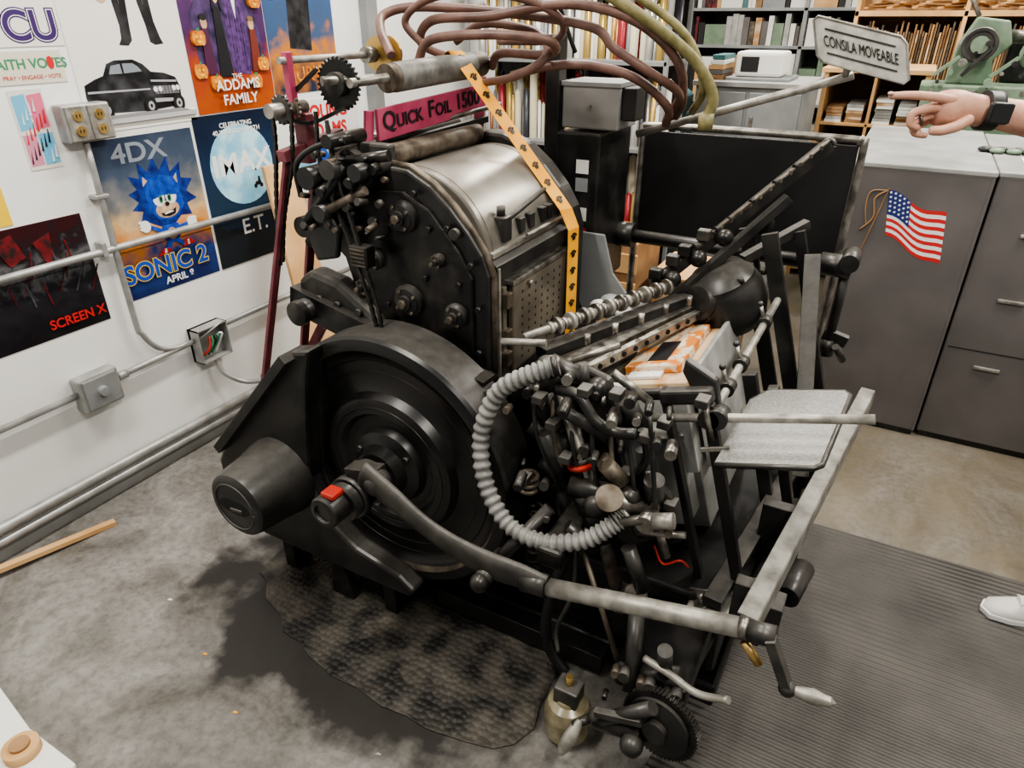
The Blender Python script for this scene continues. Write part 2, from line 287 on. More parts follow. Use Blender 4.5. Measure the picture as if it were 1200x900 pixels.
p.ell(.24,.50,.035,.035,INKS);p.poly([(.17,.22),(.31,.22),(.27,.47),(.20,.47)],flat('ink_plum',(.07,.015,.05)));p.ell(.24,.53,.04,.018,INK);p.ell(.81,.49,.035,.035,INKS);p.poly([(.75,.22),(.88,.22),(.85,.46),(.78,.46)],flat('ink_stripes2',(.16,.03,.02)));p.ell(.81,.52,.036,.015,WOODD)
for a,b in((.11,.24),(.27,.17),(.89,.26),(.76,.16),(.14,.42),(.88,.62),(.13,.74)):
    for d_ in(-.035,0,.035): p.ell(a+d_,b,.038,.04,INKO)
    p.poly([(a-.04,b+.004),(a-.012,b+.02),(a-.010,b+.002)],INKY);p.poly([(a+.04,b+.004),(a+.012,b+.02),(a+.010,b+.002)],INKY);p.poly([(a-.045,b-.010),(a-.02,b-.016),(a,b-.010),(a+.02,b-.016),(a+.045,b-.010),(a,b-.030)],INKY);p.poly([(a-.008,b+.036),(a+.008,b+.036),(a+.014,b+.055)],INKG)
p.txt('THE',.5,.20,.03,INKW);p.txt('ADDAMS\nFAMILY',.5,.11,.058,INKW,bold=.001)
p=Poster('action_film_poster',2.48,2.92,1.475,2.12,gradmat('action_print',[(0,(.02,.03,.06)),(.25,(.55,.2,.03)),(.45,(.05,.09,.18)),(.75,(.04,.10,.25)),(1,(.3,.22,.2))],2,.3,.35,12))
p.poly([(.3,.3),(.62,.28),(.66,.7),(.5,.85),(.34,.7)],SUIT);p.ell(.5,.78,.09,.07,SUIT);p.poly([(.1,.6),(.9,.72),(.9,.75),(.1,.64)],SUIT);p.txt('JURY',.5,.12,.09,INKO,bold=.002)
p=Poster('blue_hedgehog_poster',1.55,1.985,.775,1.395,gradmat('hedgehog_print',[(0,(.01,.02,.10)),(.18,(.02,.05,.20)),(.33,(.55,.20,.03)),(.48,(.62,.42,.22)),(.62,(.20,.20,.20)),(.78,(.06,.085,.13)),(1,(.03,.045,.08))],2,.3,.28,9))
p.txt('4DX',.42,.9,.10,flat('ink_pale',(.24,.27,.32)),bold=.002,sx=1.2)
HB=mat('hedgehog_blue',(.006,.028,.24),.4,0,(.02,.10,.52),34,contrast=(.3,.7));HB2=mat('hedgehog_deep',(.004,.012,.11),.4,0,(.010,.045,.30),40)
p.poly([(.30,.60),(.22,.66),(.31,.68),(.25,.77),(.36,.74),(.37,.84),(.45,.77),(.53,.86),(.57,.77),(.67,.85),(.68,.75),(.80,.80),(.78,.70),(.90,.68),(.81,.61),(.91,.55),(.79,.53),(.82,.45),(.70,.46),(.6,.41),(.46,.42),(.36,.46),(.27,.47),(.32,.54),(.22,.56)],HB2)
p.poly([(.38,.64),(.36,.77),(.45,.73),(.57,.745),(.68,.72),(.76,.75),(.74,.62),(.76,.53),(.68,.47),(.57,.45),(.46,.47),(.38,.54)],HB)
p.poly([(.375,.69),(.39,.75),(.43,.72)],INKS);p.poly([(.70,.71),(.74,.735),(.73,.67)],INKS)
p.ell(.57,.52,.125,.055,INKS);p.ell(.50,.60,.06,.052,INKW);p.ell(.63,.60,.058,.05,INKW);p.poly([(.43,.66),(.44,.60),(.56,.615),(.70,.60),(.70,.67),(.57,.69)],HB)
p.ell(.52,.592,.020,.026,INKG);p.ell(.61,.592,.020,.026,INKG);p.ell(.522,.592,.011,.015,INK);p.ell(.608,.592,.011,.015,INK);p.ell(.575,.555,.022,.014,INK);p.poly([(.49,.505),(.57,.495),(.655,.52),(.64,.485),(.57,.475),(.51,.485)],INK);p.poly([(.52,.497),(.62,.505),(.62,.498),(.53,.49)],INKW)
p.poly([(.47,.42),(.64,.42),(.66,.36),(.60,.30),(.50,.30),(.45,.36)],HB);p.ell(.555,.36,.05,.04,INKS)
p.poly([(.47,.40),(.34,.45),(.33,.43),(.46,.37)],HB);p.poly([(.64,.40),(.76,.41),(.76,.39),(.65,.37)],HB)
for a,b in((.30,.445),(.79,.40)): 
    p.ell(a,b,.05,.038,INKW)
    for k in(-1,0,1): p.ell(a+.035*(1 if a>.5 else -1),b+.02*k+.006,.022,.010,INKW)
p.poly([(.48,.31),(.53,.30),(.47,.24),(.43,.26)],HB);p.poly([(.57,.30),(.62,.31),(.69,.27),(.66,.25)],HB);p.poly([(.36,.235),(.50,.25),(.48,.275),(.42,.275)],INKR);p.poly([(.64,.25),(.78,.265),(.72,.30),(.66,.295)],INKR);p.poly([(.42,.245),(.45,.245),(.45,.275),(.43,.275)],INKW);p.poly([(.69,.26),(.71,.26),(.71,.295),(.69,.295)],INKW)
p.txt('SONIC 2',.42,.165,.105,INKY,bold=.006);p.txt('SONIC 2',.42,.165,.105,INKB,bold=.003);p.txt('APRIL 8',.52,.06,.042,INKW,bold=.001)
p=Poster('moon_film_poster',2.0,2.44,.775,1.43,gradmat('moon_print',[(0,(.008,.02,.035)),(.4,(.012,.035,.07)),(.7,(.01,.03,.075)),(1,(.004,.01,.03))],2,.3,.2,6))
p.ell(.5,.66,.40,.265,INKM)
p.txt('IMAX',.5,.67,.125,INKW,bold=.004,sx=1.1);p.txt('CELEBRATING\n40 YEARS ON EARTH',.5,.905,.028,INKW,bold=.0005)
p.ell(.62,.50,.02,.015,INK);p.ell(.70,.50,.02,.015,INK);p.poly([(.61,.505),(.71,.505),(.69,.54),(.69,.56),(.67,.565),(.66,.53),(.63,.53)],INK)
p.poly([(0,0),(1,0),(1,.22),(.92,.24),(.85,.19),(.7,.18),(.55,.21),(.4,.2),(.28,.25),(.15,.24),(.08,.30),(0,.28)],flat('ink_forest',(.008,.014,.02)));p.txt('E.T.',.52,.24,.10,INKW,bold=.001)
p=Poster('music_poster',2.54,3.04,1.05,1.44,gradmat('music_print',[(0,(.1,.3,.5)),(.4,(.3,.5,.6)),(.6,(.7,.7,.7)),(1,(.75,.75,.75))],2,.35,.1,5))
p.txt('YOUNG\nADAMS',.5,.72,.09,INKR,bold=.003);p.poly([(.2,.0),(.4,.45),(.55,.2),(.7,.5),(.9,0)],INKB)
# ---------------------------------------------------------------- conduits & boxes
def pipe(name,pts,r=.013,straight=True,m=GALV):
    g=grp(name)
    if straight:
        for a,b in zip(pts,pts[1:]): cyl('run',a,b,r,m,g)
    else: tube('run',pts,r,m,g)
    return g
x=-2.588
g=pipe('electrical_conduit',[(x,-.5,1.02),(x,3.1,1.0)],.014)
for y in(.6,1.46,3.06): box('strap',(WX+.001,y,.99),(x+.016,y+.02,1.045),GALV,g)
g=pipe('electrical_conduit',[(x,1.52,1.40),(x,1.515,.74),(x,1.53,.64),(x,1.58,.56),(x,1.66,.525),(x,1.745,.52)],.012,False)
box('strap',(WX+.001,1.49,1.2),(x+.014,1.545,1.215),GALV,g)
g=pipe('electrical_conduit',[(x,-.5,.50),(x,1.205,.505)],.013);cyl('run2',(x,1.38,.51),(x,1.745,.52),.013,GALV,g);cyl('run3',(x,1.915,.54),(x,3.1,.55),.013,GALV,g);cyl('coupling',(x,1.38,.51),(x,1.42,.51),.018,GALV,g)
g=pipe('electrical_conduit',[(x,-.5,.15),(x,3.1,.13)],.02);g=pipe('electrical_conduit',[(x,-.5,.095),(x,3.1,.08)],.017)
g=grp('outlet_box');box('housing',(WX,1.45,1.405),(-2.56,1.625,1.53),GALV,g,.006)
for i in(0,1):
    box('plate',(-2.56,1.46+i*.08,1.41),(-2.555,1.535+i*.08,1.525),STEELL,g,.002)
    for j in(0,1):
        cy,cz=1.4975+i*.08,1.443+j*.05;cyl('receptacle',(-2.555,cy,cz),(-2.551,cy,cz),.018,BRASS,g)
        for k in(-.006,.006): box('slot',(-2.552,cy+k-.0015,cz-.005),(-2.550,cy+k+.0015,cz+.006),DARKH,g,0)
g=grp('switch_box');box('housing',(WX,1.21,.425),(-2.56,1.375,.57),GALV,g,.01);box('cover',(-2.56,1.225,.435),(-2.552,1.36,.56),GREY,g,.006);lathe('knob',[(.022,0),(.018,.02),(.0,.021)],(-2.552,1.29,.50),(1,0,0),GREY,g)
g=grp('junction_box');box('back',(WX,1.75,.41),(-2.60,1.91,.57),GALV,g)
for lo,hi in(((WX,1.75,.41),(-2.55,1.755,.57)),((WX,1.905,.41),(-2.55,1.91,.57)),((WX,1.75,.41),(-2.55,1.91,.415)),((WX,1.75,.565),(-2.55,1.91,.57))): box('side',lo,hi,GALV,g,0)
for i,m_ in enumerate((INKR,INKG,INK,INKG,INKW)): tube('wire',[(-2.59,1.77+.02*i,.43),(-2.56,1.80+.02*i,.47+.01*i),(-2.57,1.82+.012*i,.52)],.005,m_,g)
cyl('cover_hanging',(-2.56,1.76,.53),(-2.52,1.87,.59),.004,GALV,g)
pipe('flexible_cable',[(-2.57,1.83,.405),(-2.55,1.84,.33),(-2.5,1.90,.27),(-2.4,1.95,.28),(-2.2,1.98,.33),(-2.0,2.0,.40),(-1.7,2.0,.42)],.012,False)
# ---------------------------------------------------------------- filing cabinets
def cabinet_side(x0,x1,y0,y1,h):
    g=grp('filing_cabinet');box('body',(x0,y0,.03),(x1,y1,h-.02),CABG,g,.004);box('plinth',(x0+.01,y0+.01,0),(x1-.01,y1-.01,.03),BLK,g,0)
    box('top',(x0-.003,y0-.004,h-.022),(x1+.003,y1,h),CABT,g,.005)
    for s in(x0+.004,x1-.014): box('edge_seam',(s,y0-.002,.03),(s+.01,y0,h-.022),CABG,g,.001)
    return g
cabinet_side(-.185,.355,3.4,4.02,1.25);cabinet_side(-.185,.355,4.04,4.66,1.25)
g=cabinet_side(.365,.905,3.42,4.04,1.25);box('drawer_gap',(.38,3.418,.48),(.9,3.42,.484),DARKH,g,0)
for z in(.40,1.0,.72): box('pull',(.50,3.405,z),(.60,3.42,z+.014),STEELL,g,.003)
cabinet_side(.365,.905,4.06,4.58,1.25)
g=grp('flag_decal');Y=3.399
def fl(u,v): return (-.005+u*.235+.03*(1-v)-.01, 1.135-.075*u-.215*(1-v)*(.9+.12*u)+.014*math.sin(u*7+.6))
for i in range(13):
    m_=INKR if i%2==0 else INKW
    pts=[fl(k/10,1-i/13) for k in range(11)]+[fl(k/10,1-(i+1)/13) for k in range(10,-1,-1)]
    vs=[(a,Y,b) for a,b in pts];n=len(pts);add('stripe',vs,[(k,k+1,n-2-k,n-1-k) for k in range(10)],m_,g)
pts=[fl(k/10,1) for k in range(5)]+[fl(k/10,1-7/13) for k in range(4,-1,-1)]
add('canton',[(a,Y-.0008,b) for a,b in pts],[(k,k+1,8-k,9-k) for k in range(4)],flat('flag_blue',(.02,.035,.16)),g)
for i in range(5):
    for j in range(5):
        a,b=fl(.04+.08*i,1-.05-.10*j);cyl('star',(a,Y-.0009,b),(a,Y-.002,b),.005,INKW,g,n=5)
bar('flag_pole',(-.085,Y-.002,.78),(-.015,Y-.002,1.15),.006,.003,WOODD,g,up=(1,0,0));tube('tassel',[(-.02,Y-.003,1.14),(-.06,Y-.003,1.10),(-.05,Y-.003,1.02),(-.09,Y-.003,.96)],.004,WOODD,g);tube('tassel',[(-.02,Y-.003,1.14),(-.08,Y-.003,1.13),(-.09,Y-.003,1.07),(-.07,Y-.003,.98)],.003,WOODD,g)
g=grp('work_glove')
for k in range(9): ball('glove_fold',(.33+.022*k,3.93+.03*math.sin(k*2.2),1.262),.026,[BLKP,DUST,GREEN][k%3],g,(1.2,1,.5))
g=grp('paper_sheet');box('sheet',(.46,3.5,1.251),(.66,3.80,1.256),PAPER,g,0);box('sheet_2',(.50,3.56,1.256),(.72,3.82,1.262),PAPER,g,0);box('sheet_print',(.52,3.6,1.262),(.70,3.72,1.263),WOODD,g,0)
# ---------------------------------------------------------------- floor items
def ribmat():
    m=mat('ribbed_rubber_mat',(.065,.06,.054),.6,0,(.12,.112,.10),3,.1);nt=m.node_tree;L=nt.links;b=nt.nodes['Principled BSDF']
    tc=nt.nodes.new('ShaderNodeTexCoord');wv=nt.nodes.new('ShaderNodeTexWave');wv.bands_direction='Y';wv.inputs['Scale'].default_value=13;wv.inputs['Distortion'].default_value=.5;L.new(tc.outputs['Object'],wv.inputs['Vector'])
    bp=nt.nodes.new('ShaderNodeBump');bp.inputs['Strength'].default_value=1;bp.inputs['Distance'].default_value=.008;L.new(wv.outputs['Fac'],bp.inputs['Height']);L.new(bp.outputs[0],b.inputs['Normal']);return m
prism('anti_fatigue_mat',[(-.30,.75),(1.5,.75),(1.5,2.50),(-.12,2.46),(-.2,1.4)],'Z',.0005,.011,ribmat(),None,.003)
def dotmat():
    m=mat('oily_absorbent_mat',(.012,.011,.010),.5,0,(.095,.084,.068),9,.1,contrast=(.40,.68));nt=m.node_tree;L=nt.links;b=nt.nodes['Principled BSDF']
    tc=nt.nodes.new('ShaderNodeTexCoord');v=nt.nodes.new('ShaderNodeTexVoronoi');v.inputs['Scale'].default_value=48;v.inputs['Randomness'].default_value=.55;L.new(tc.outputs['Object'],v.inputs['Vector'])
    bp=nt.nodes.new('ShaderNodeBump');bp.inputs['Strength'].default_value=.7;bp.inputs['Distance'].default_value=.006;bp.invert=True;L.new(v.outputs['Distance'],bp.inputs['Height']);L.new(bp.outputs[0],b.inputs['Normal']);return m
prism('oil_absorbent_mat',[(-1.66,1.55),(-1.74,1.34),(-1.72,1.20),(-1.66,1.18),(-1.60,1.12),(-1.50,1.09),(-1.44,1.04),(-1.36,1.035),(-1.3,1.01),(-1.18,.985),(-1.08,.99),(-.98,.975),(-.90,.985),(-.82,.98),(-.70,1.0),(-.62,1.02),(-.575,1.06),(-.548,1.13),(-.565,1.2),(-.57,1.3),(-.60,1.55)],'Z',.0005,.006,dotmat(),None,.002)
g=grp('scrap_board');prism('board',[(-2.02,.2),(-1.45,.2),(-1.585,.43),(-1.80,.43),(-2.05,.47)],'Z',0.0005,.02,PAPER,g);cyl('wooden_ring',(-1.74,.38,.02),(-1.74,.38,.05),.045,WOOD,g);cyl('ring_top',(-1.74,.38,.05),(-1.74,.38,.06),.025,WOODD,g)
bar('wood_strip',(-2.53,.72,.035),(-2.44,1.12,.008),.02,.03,WOOD,None)
g=grp('paper_scraps')
for i,(a,b) in enumerate(((-1.9,.95),(-1.35,.75),(-.9,.85),(-.98,.72),(-1.6,.85),(-.62,.92),(-.55,.80))): 
    prism('chip',[(a,b),(a+.014,b+.003),(a+.017,b+.009),(a+.003,b+.008)],'Z',.0005,.002,[PAPER,YEL,LGREY][i%3],g,0)
g=grp('leaning_plank');hexa('plank',[(-2.12,2.03,0),(-2.10,2.03,0),(-2.08,2.20,0),(-2.10,2.20,0),(-2.54,2.25,1.20),(-2.52,2.25,1.20),(-2.50,2.43,1.20),(-2.52,2.43,1.20)],WOOD,g)
# ---------------------------------------------------------------- PRESS
R=grp('letterpress_printing_press')
box('base_plinth',(-1.5,1.44,0),(-.12,2.5,.09),BASEB,R,.01)
box('base_lower',(-.78,1.47,.09),(-.14,2.45,.40),BASEB,R,.02)
box('base_flange',(-.80,1.43,.36),(-.10,2.48,.415),BASEB,R,.01)
for a,b in((-.7,.2),(-.7,.3),(-.45,.2),(-.45,.3),(-.2,.25)): bolt((a,1.47,b),(0,-1,0),.016,R,BASEB,.014)
box('body_lower',(-1.52,1.55,.09),(-.90,2.05,.92),BASEB,R,.02)
prism('base_front_web',[(-.80,.40),(-.80,.70),(-.90,.9),(-.95,.9),(-.95,.1),(-.80,.1)],'Y',1.55,2.2,BASEB,R)
bar('floor_skid',(-1.05,1.41,.05),(-.45,1.41,.05),.07,.06,BASEB,R)
outl=[(-.885,.90),(-.885,1.19),(-.905,1.245),(-.945,1.30),(-1.0,1.36),(-1.06,1.41),(-1.13,1.445),(-1.20,1.45),(-1.26,1.43),(-1.33,1.40),(-1.40,1.39),(-1.48,1.33),(-1.49,1.27),(-1.44,1.22),(-1.38,1.17),(-1.36,1.10),(-1.42,1.03),(-1.40,.95),(-1.2,.86),(-1.0,.86)]
outf=[(-.868,.80),(-.866,1.20),(-.885,1.262),(-.925,1.325),(-.985,1.39),(-1.05,1.44),(-1.13,1.472),(-1.20,1.475)]+outl[8:]
prism('side_casting_near',outl,'Y',1.48,1.525,BLK,R,.008)
prism('side_casting_far',outf,'Y',1.995,2.075,BLK,R,.012)
rim=[(-.882,.90),(-.882,1.19),(-.902,1.247),(-.943,1.303),(-.998,1.363),(-1.058,1.413),(-1.13,1.449),(-1.20,1.454)]
sweep('casting_rim',[Vector((a,1.502,b)) for a,b in rim],.010,RUST,R,8)
prism('side_panel',[(-.93,.95),(-.93,1.18),(-.97,1.25),(-1.06,1.35),(-1.14,1.39),(-1.22,1.385),(-1.30,1.33),(-1.32,1.2),(-1.30,1.05),(-1.2,.95)],'Y',1.468,1.482,BLK2,R,.006)
for (a,b,r) in((-1.14,1.325,.045),(-1.14,1.085,.048),(-.98,1.07,.036),(-1.25,1.19,.03),(-1.03,1.22,.02),(-1.34,1.30,.035),(-1.30,1.10,.025)):
    lathe('bearing_boss',[(r,0),(r,.012),(r*.8,.018),(r*.8,.022),(r*.45,.024),(r*.45,.034),(.001,.036)],(a,1.468,b),(0,-1,0),BLK,R,32)
    bolt((a,1.434,b),(0,-1,0),r*.28,R,RUST)
    for k in range(4):
        an=k*math.pi/2+.6;bolt((a+math.cos(an)*r*.72,1.448,b+math.sin(an)*r*.72),(0,-1,0),.005,R,RUST,.008)
for a,b in((-.91,.97),(-.91,1.1),(-.93,1.22),(-1.0,1.31),(-1.1,1.39),(-1.2,1.41),(-1.05,.93),(-1.18,.93),(-1.2,1.28),(-1.06,1.3),(-1.08,1.16),(-.97,1.16),(-1.22,1.06)): bolt((a,1.47,b),(0,-1,0),.009,R,BLK2)
cyl('drum_small_boss',(-.975,1.47,1.30),(-.975,1.455,1.30),.015,DUST,R)
lathe('ink_drum',[(.235,0),(.243,.005),(.243,.465),(.235,.47)],(-1.15,1.525,1.20),(0,1,0),DRUM,R,96)
for yy in(1.55,1.96): torus('drum_band',(-1.15,yy,1.20),(0,1,0),.2432,.0015,RUST,R,96)
cyl('drum_dark_roller',(-1.32,1.53,1.42),(-1.32,2.0,1.42),.045,DUST,R);cyl('form_roller',(-1.23,1.53,1.465),(-1.23,2.0,1.465),.030,RUST,R);cyl('rider_roller',(-1.40,1.53,1.46),(-1.40,2.0,1.46),.04,STEEL,R);cyl('ink_roller',(-1.31,1.53,1.485),(-1.31,2.0,1.49),.022,BLK,R)  # roller set left of the drum; the first is dusty black iron
cyl('rider_roller_2',(-1.45,1.53,1.38),(-1.45,2.0,1.38),.035,BLK2,R);box('roller_cap',(-1.30,1.50,1.44),(-1.20,1.535,1.50),DUST,R,.008)
box('ink_fountain',(-1.55,1.60,1.28),(-1.47,2.0,1.36),BLK,R,.01)
hexa('front_ledge',[(-1.0,1.525,1.16),(-.885,1.525,1.16),(-.885,1.995,1.16),(-1.0,1.995,1.16),(-.985,1.525,1.285),(-.885,1.525,1.205),(-.885,1.995,1.205),(-.985,1.995,1.285)],BLK,R)
bar('ledge_scraper',(-.955,1.55,1.292),(-.955,1.98,1.292),.012,.035,BLK,R);bar('ledge_bar',(-.905,1.53,1.232),(-.905,1.99,1.232),.016,.016,STEELL,R)
cyl('ledge_rod',(-.93,1.53,1.275),(-.93,1.99,1.275),.007,STEEL,R);cyl('ledge_rod',(-.915,1.60,1.30),(-.95,1.98,1.335),.008,DUST,R);cyl('ledge_rod',(-.885,1.70,1.25),(-.885,1.98,1.25),.006,STEEL,R)
box('ledge_clamp',(-.95,1.60,1.25),(-.90,1.64,1.32),BLK,R,.005);cyl('ledge_knob',(-.925,1.62,1.32),(-.925,1.62,1.345),.012,BLK,R)
for y in(1.70,1.76,1.84,1.88,1.93): box('ledge_block',(-.94,y,1.252),(-.905,y+.03,1.295),[BLK,DUST][int(y*50)%2],R,.003)
box('front_panel',(-.93,1.525,.86),(-.893,1.995,1.17),BLK,R,.004)
box('perforated_plate',(-.893,1.60,.86),(-.875,1.955,1.135),PLATE,R,.004)
vs=[];fs=[]
for i in range(7):
    for j in range(9):
        cy,cz=1.655+i*.042,.89+j*.026
        k=len(vs);vs+= [(-.8745,cy+.0055*math.cos(t*math.pi/3),cz+.0055*math.sin(t*math.pi/3)) for t in range(6)];fs.append(tuple(range(k,k+6)))
add('plate_holes',vs,fs,DARKH,R)
box('plate_top_lip',(-.895,1.59,1.135),(-.868,1.965,1.148),STEEL,R,.002)
for z in(1.08,.97,.90): box('side_clip',(-.893,1.545,z),(-.862,1.575,z+.045),RUST,R,.004)
bar('clip_bar',(-.885,1.56,.88),(-.885,1.56,1.14),.02,.012,PLATE,R,up=(0,1,0))
for y in(1.535,1.985): bar('panel_edge',(-.885,y,.86),(-.885,y,1.2),.010,.010,STEELL,R,up=(0,1,0))
cyl('plate_knob',(-.875,1.69,1.115),(-.86,1.69,1.115),.008,STEEL,R)
bar('bed_arm',(-1.56,1.44,1.03),(-.86,1.42,.885),.085,.06,BLK2,R);bar('bed_arm_top_rail',(-1.25,1.42,.995),(-.9,1.40,.93),.02,.035,RUST,R)
cyl('bed_arm_pivot',(-1.49,1.36,1.01),(-1.49,1.5,1.01),.036,BLK,R);lathe('pivot_cap',[(.040,0),(.038,.02),(.02,.028),(.0005,.028)],(-1.49,1.38,1.01),(0,-1,0),BLK2,R,28);cyl('bed_arm_end',(-.90,1.36,.885),(-.90,1.5,.885),.03,BLK,R);cyl('bed_arm_end2',(-.83,1.38,.89),(-.83,1.5,.89),.022,STEEL,R)
prism('clutch_cover',[(-1.53,1.00),(-1.54,1.09),(-1.48,1.13),(-1.38,1.11),(-1.24,1.02),(-1.22,.95)],'Y',1.43,1.50,DUST,R,.02)
for a in(-1.45,-1.38,-1.3): bolt((a,1.43,1.05-.1*(a+1.5)),(0,-1,0),.012,R,DUST)
tube('bed_lever',[(-1.28,1.38,.99),(-1.18,1.36,.98),(-1.06,1.36,.93),(-.98,1.37,.91)],.011,RUST,R);box('trip_lever',(-1.06,1.37,.96),(-1.03,1.40,1.0),MAROON,R)
D1=.075
for (q0,q1,r,m_) in(((-1.50,1.38,1.28),(-1.34,1.40,1.46),.013,BLK),((-1.52,1.42,1.22),(-1.40,1.42,1.35),.02,BLK2),((-1.45,1.36,1.42),(-1.45,1.5,1.42),.030,BLK2),((-1.37,1.36,1.45),(-1.37,1.5,1.45),.026,DUST),((-1.53,1.40,1.27),(-1.53,1.5,1.27),.030,BLK2),((-1.40,1.38,1.34),(-1.28,1.40,1.40),.012,RUST),((-1.42,1.36,1.33),(-1.42,1.48,1.33),.022,BLK),((-1.33,1.40,1.47),(-1.21,1.42,1.49),.014,BLK2),((-1.36,1.36,1.52),(-1.36,1.5,1.52),.018,BLK2),((-1.28,1.36,1.45),(-1.28,1.5,1.45),.022,BLK)):
    cyl('ink_linkage',(q0[0]+D1,q0[1],q0[2]),(q1[0]+D1,q1[1],q1[2]),r,m_,R)
prism('linkage_plate',[(a+D1*.8,b) for a,b in((-1.52,1.25),(-1.46,1.44),(-1.34,1.50),(-1.24,1.46),(-1.27,1.40),(-1.36,1.36),(-1.44,1.24))],'Y',1.42,1.45,BLK2,R,.008)
prism('linkage_plate',[(a+D1,b) for a,b in((-1.48,1.18),(-1.52,1.30),(-1.44,1.36),(-1.38,1.28),(-1.40,1.20))],'Y',1.39,1.41,BLK,R,.008)
for k in range(34):
    a=-1.43+.0085*k;b=1.28+.20*(.5+.5*math.sin(k*2.3))*min(1,k/6+.3);bolt((a,1.42-.01*(k%3),b),(0,-1,.3*math.sin(k)),.005+.003*(k%4),R,[BLK,RUST,DUST,BLK2][k%4],.016+.01*(k%3),8 if k%2 else 6)
tube('linkage_tube',[(-1.44,1.40,1.36),(-1.41,1.37,1.45),(-1.34,1.37,1.50),(-1.26,1.40,1.52)],.008,BLK,R)
# flywheel
FW=Vector((-1.145,1.30,.605))
lathe('flywheel',[(.41,.15),(.42,.143),(.42,.010),(.412,.0),(.395,-.004),(.380,-.004),(.372,.014),(.350,.030),(.335,.034),(.258,.036),(.240,.028),(.226,.004),(.205,.0),(.178,.002),(.165,.020),(.128,.022),(.118,.0),(.085,-.012),(.075,-.05),(.0005,-.05)],(FW.x,FW.y,FW.z),(0,1,0),[FWM,RUST,BLK],R,128,mats={1:2,2:0,5:1})
for k,(r,h) in enumerate(((.30,.036),(.335,.033),(.20,.0),(.15,.022))): torus('flywheel_ring',(FW.x,FW.y+h,FW.z),(0,1,0),r,.0025,FWM,R,72)
for k in range(3):
    an=k*2.094+.6;bolt((FW.x+.10*math.cos(an),1.297,FW.z+.10*math.sin(an)),(0,-1,0),.011,R,BLK)
prism('flywheel_arrow',[(-.985,.745),(-.978,.748),(-.945,.665),(-.93,.672),(-.938,.635),(-.966,.655),(-.952,.66)],'Y',1.322,1.331,RED,R,0)
prism('flywheel_mark',[(-.93,.62),(-.925,.622),(-.912,.58),(-.918,.58)],'Y',1.322,1.331,RED,R,0)
cyl('flywheel_shaft',(FW.x,1.45,FW.z),(FW.x,1.6,FW.z),.06,BLK2,R)
# guard + motor cover
prism('belt_guard',[(-1.33,.975),(-1.36,.88),(-1.392,.70),(-1.419,.50),(-1.37,.365),(-1.256,.287),(-1.088,.246),(-1.03,.205),(-1.05,.172),(-1.40,.165),(-1.69,.17),(-1.76,.22),(-1.845,.36),(-1.845,.44),(-1.79,.535),(-1.41,.955)],'Y',1.235,1.30,BLK,R,.012)
bar('guard_edge',(-1.395,1.24,.95),(-1.79,1.24,.52),.09,.03,BLK,R,up=(0,1,0))
prism('guard_body',[(-1.36,.90),(-1.42,.50),(-1.37,.33),(-1.69,.18),(-1.83,.40),(-1.41,.94)],'Y',1.30,1.50,BLK2,R,.01)
lathe('pulley_cover',[(.138,.0),(.136,.02),(.122,.09),(.113,.17),(.107,.19),(.092,.20),(.0005,.20)],(-1.535,1.24,.485),(0,-1,0),BLK,R,56)
pts=[(-1.535+.045*math.cos(a)+(.018 if math.cos(a)>0 else -.018),.485+.024*math.sin(a)) for a in [2*math.pi*i/24 for i in range(24)]]
prism('cover_slot',pts,'Y',1.0385,1.05,DARKH,R,0);torus('slot_rim',(-1.535,1.04,.485),(0,1,0),.08,.003,DUST,R,40);bar('slot_bridge',(-1.55,1.036,.475),(-1.50,1.036,.48),.012,.006,DUST,R)
box('motor_body',(-1.72,1.50,.12),(-1.5,1.8,.36),BLK2,R,.03)
for a in(-1.66,-1.2): box('guard_foot',(a,1.28,0),(a+.05,1.36,.18),BLK2,R)
prism('guard_floor_bracket',[(-1.42,0),(-1.32,0),(-1.34,.09),(-1.37,.17),(-1.40,.17)],'Y',1.26,1.30,BLK2,R)
# crank pin + pull arm
lathe('crank_pin_knob',[(.048,0),(.048,.05),(.044,.055),(.03,.058),(.028,.05),(.0005,.05)],(-1.165,1.10,.60),(0,-1,0),BLK,R,32)
cyl('crank_pin',(-1.15,1.10,.60),(-1.15,1.27,.60),.055,BLK2,R);cyl('crank_collar',(-1.15,1.13,.60),(-1.15,1.16,.60),.065,BLK,R);cyl('crank_collar2',(-1.15,1.21,.60),(-1.15,1.24,.60),.068,DUST,R)
box('red_tag',(-1.175,1.055,.648),(-1.130,1.10,.664),RED,R,.004)
bar('arm_root',(-1.16,1.17,.66),(-1.05,1.17,.685),.06,.05,BLK,R);ball('arm_joint',(-1.06,1.16,.67),.040,BLK,R)
path=spline([(-1.10,1.15,.695),(-.99,1.14,.652),(-.89,1.13,.612),(-.79,1.13,.578),(-.69,1.14,.552),(-.60,1.15,.545),(-.53,1.15,.545)],8)
sweep('throw_off_arm',path,lambda t:.038+.005*math.cos(t*9),DUST,R,12,.45,up=(0,1,0))
cyl('pull_bar',(-.545,1.15,.540),(-.065,1.165,.632),.023,STEELL,R);cyl('pull_bar_socket',(-.60,1.15,.535),(-.53,1.15,.545),.029,BLK,R);cyl('pull_bar_cap',(-.075,1.165,.63),(-.055,1.166,.634),.025,STEEL,R)
cyl('arm_knuckle',(-.70,1.10,.52),(-.70,1.22,.52),.024,BLK,R);ball('arm_knuckle_ball',(-.70,1.10,.52),.026,BLK2,R);cyl('arm_link',(-.70,1.18,.52),(-.60,1.30,.66),.018,BLK,R)
box('arm_foot',(-.59,1.2,.55),(-.52,1.5,.61),BLK2,R,.01)
tube('vertical_spring',[(-.70+.02*math.cos(i*.8),1.42+.02*math.sin(i*.8),.25+.0045*i) for i in range(70)],.004,RUST,R,2,6)
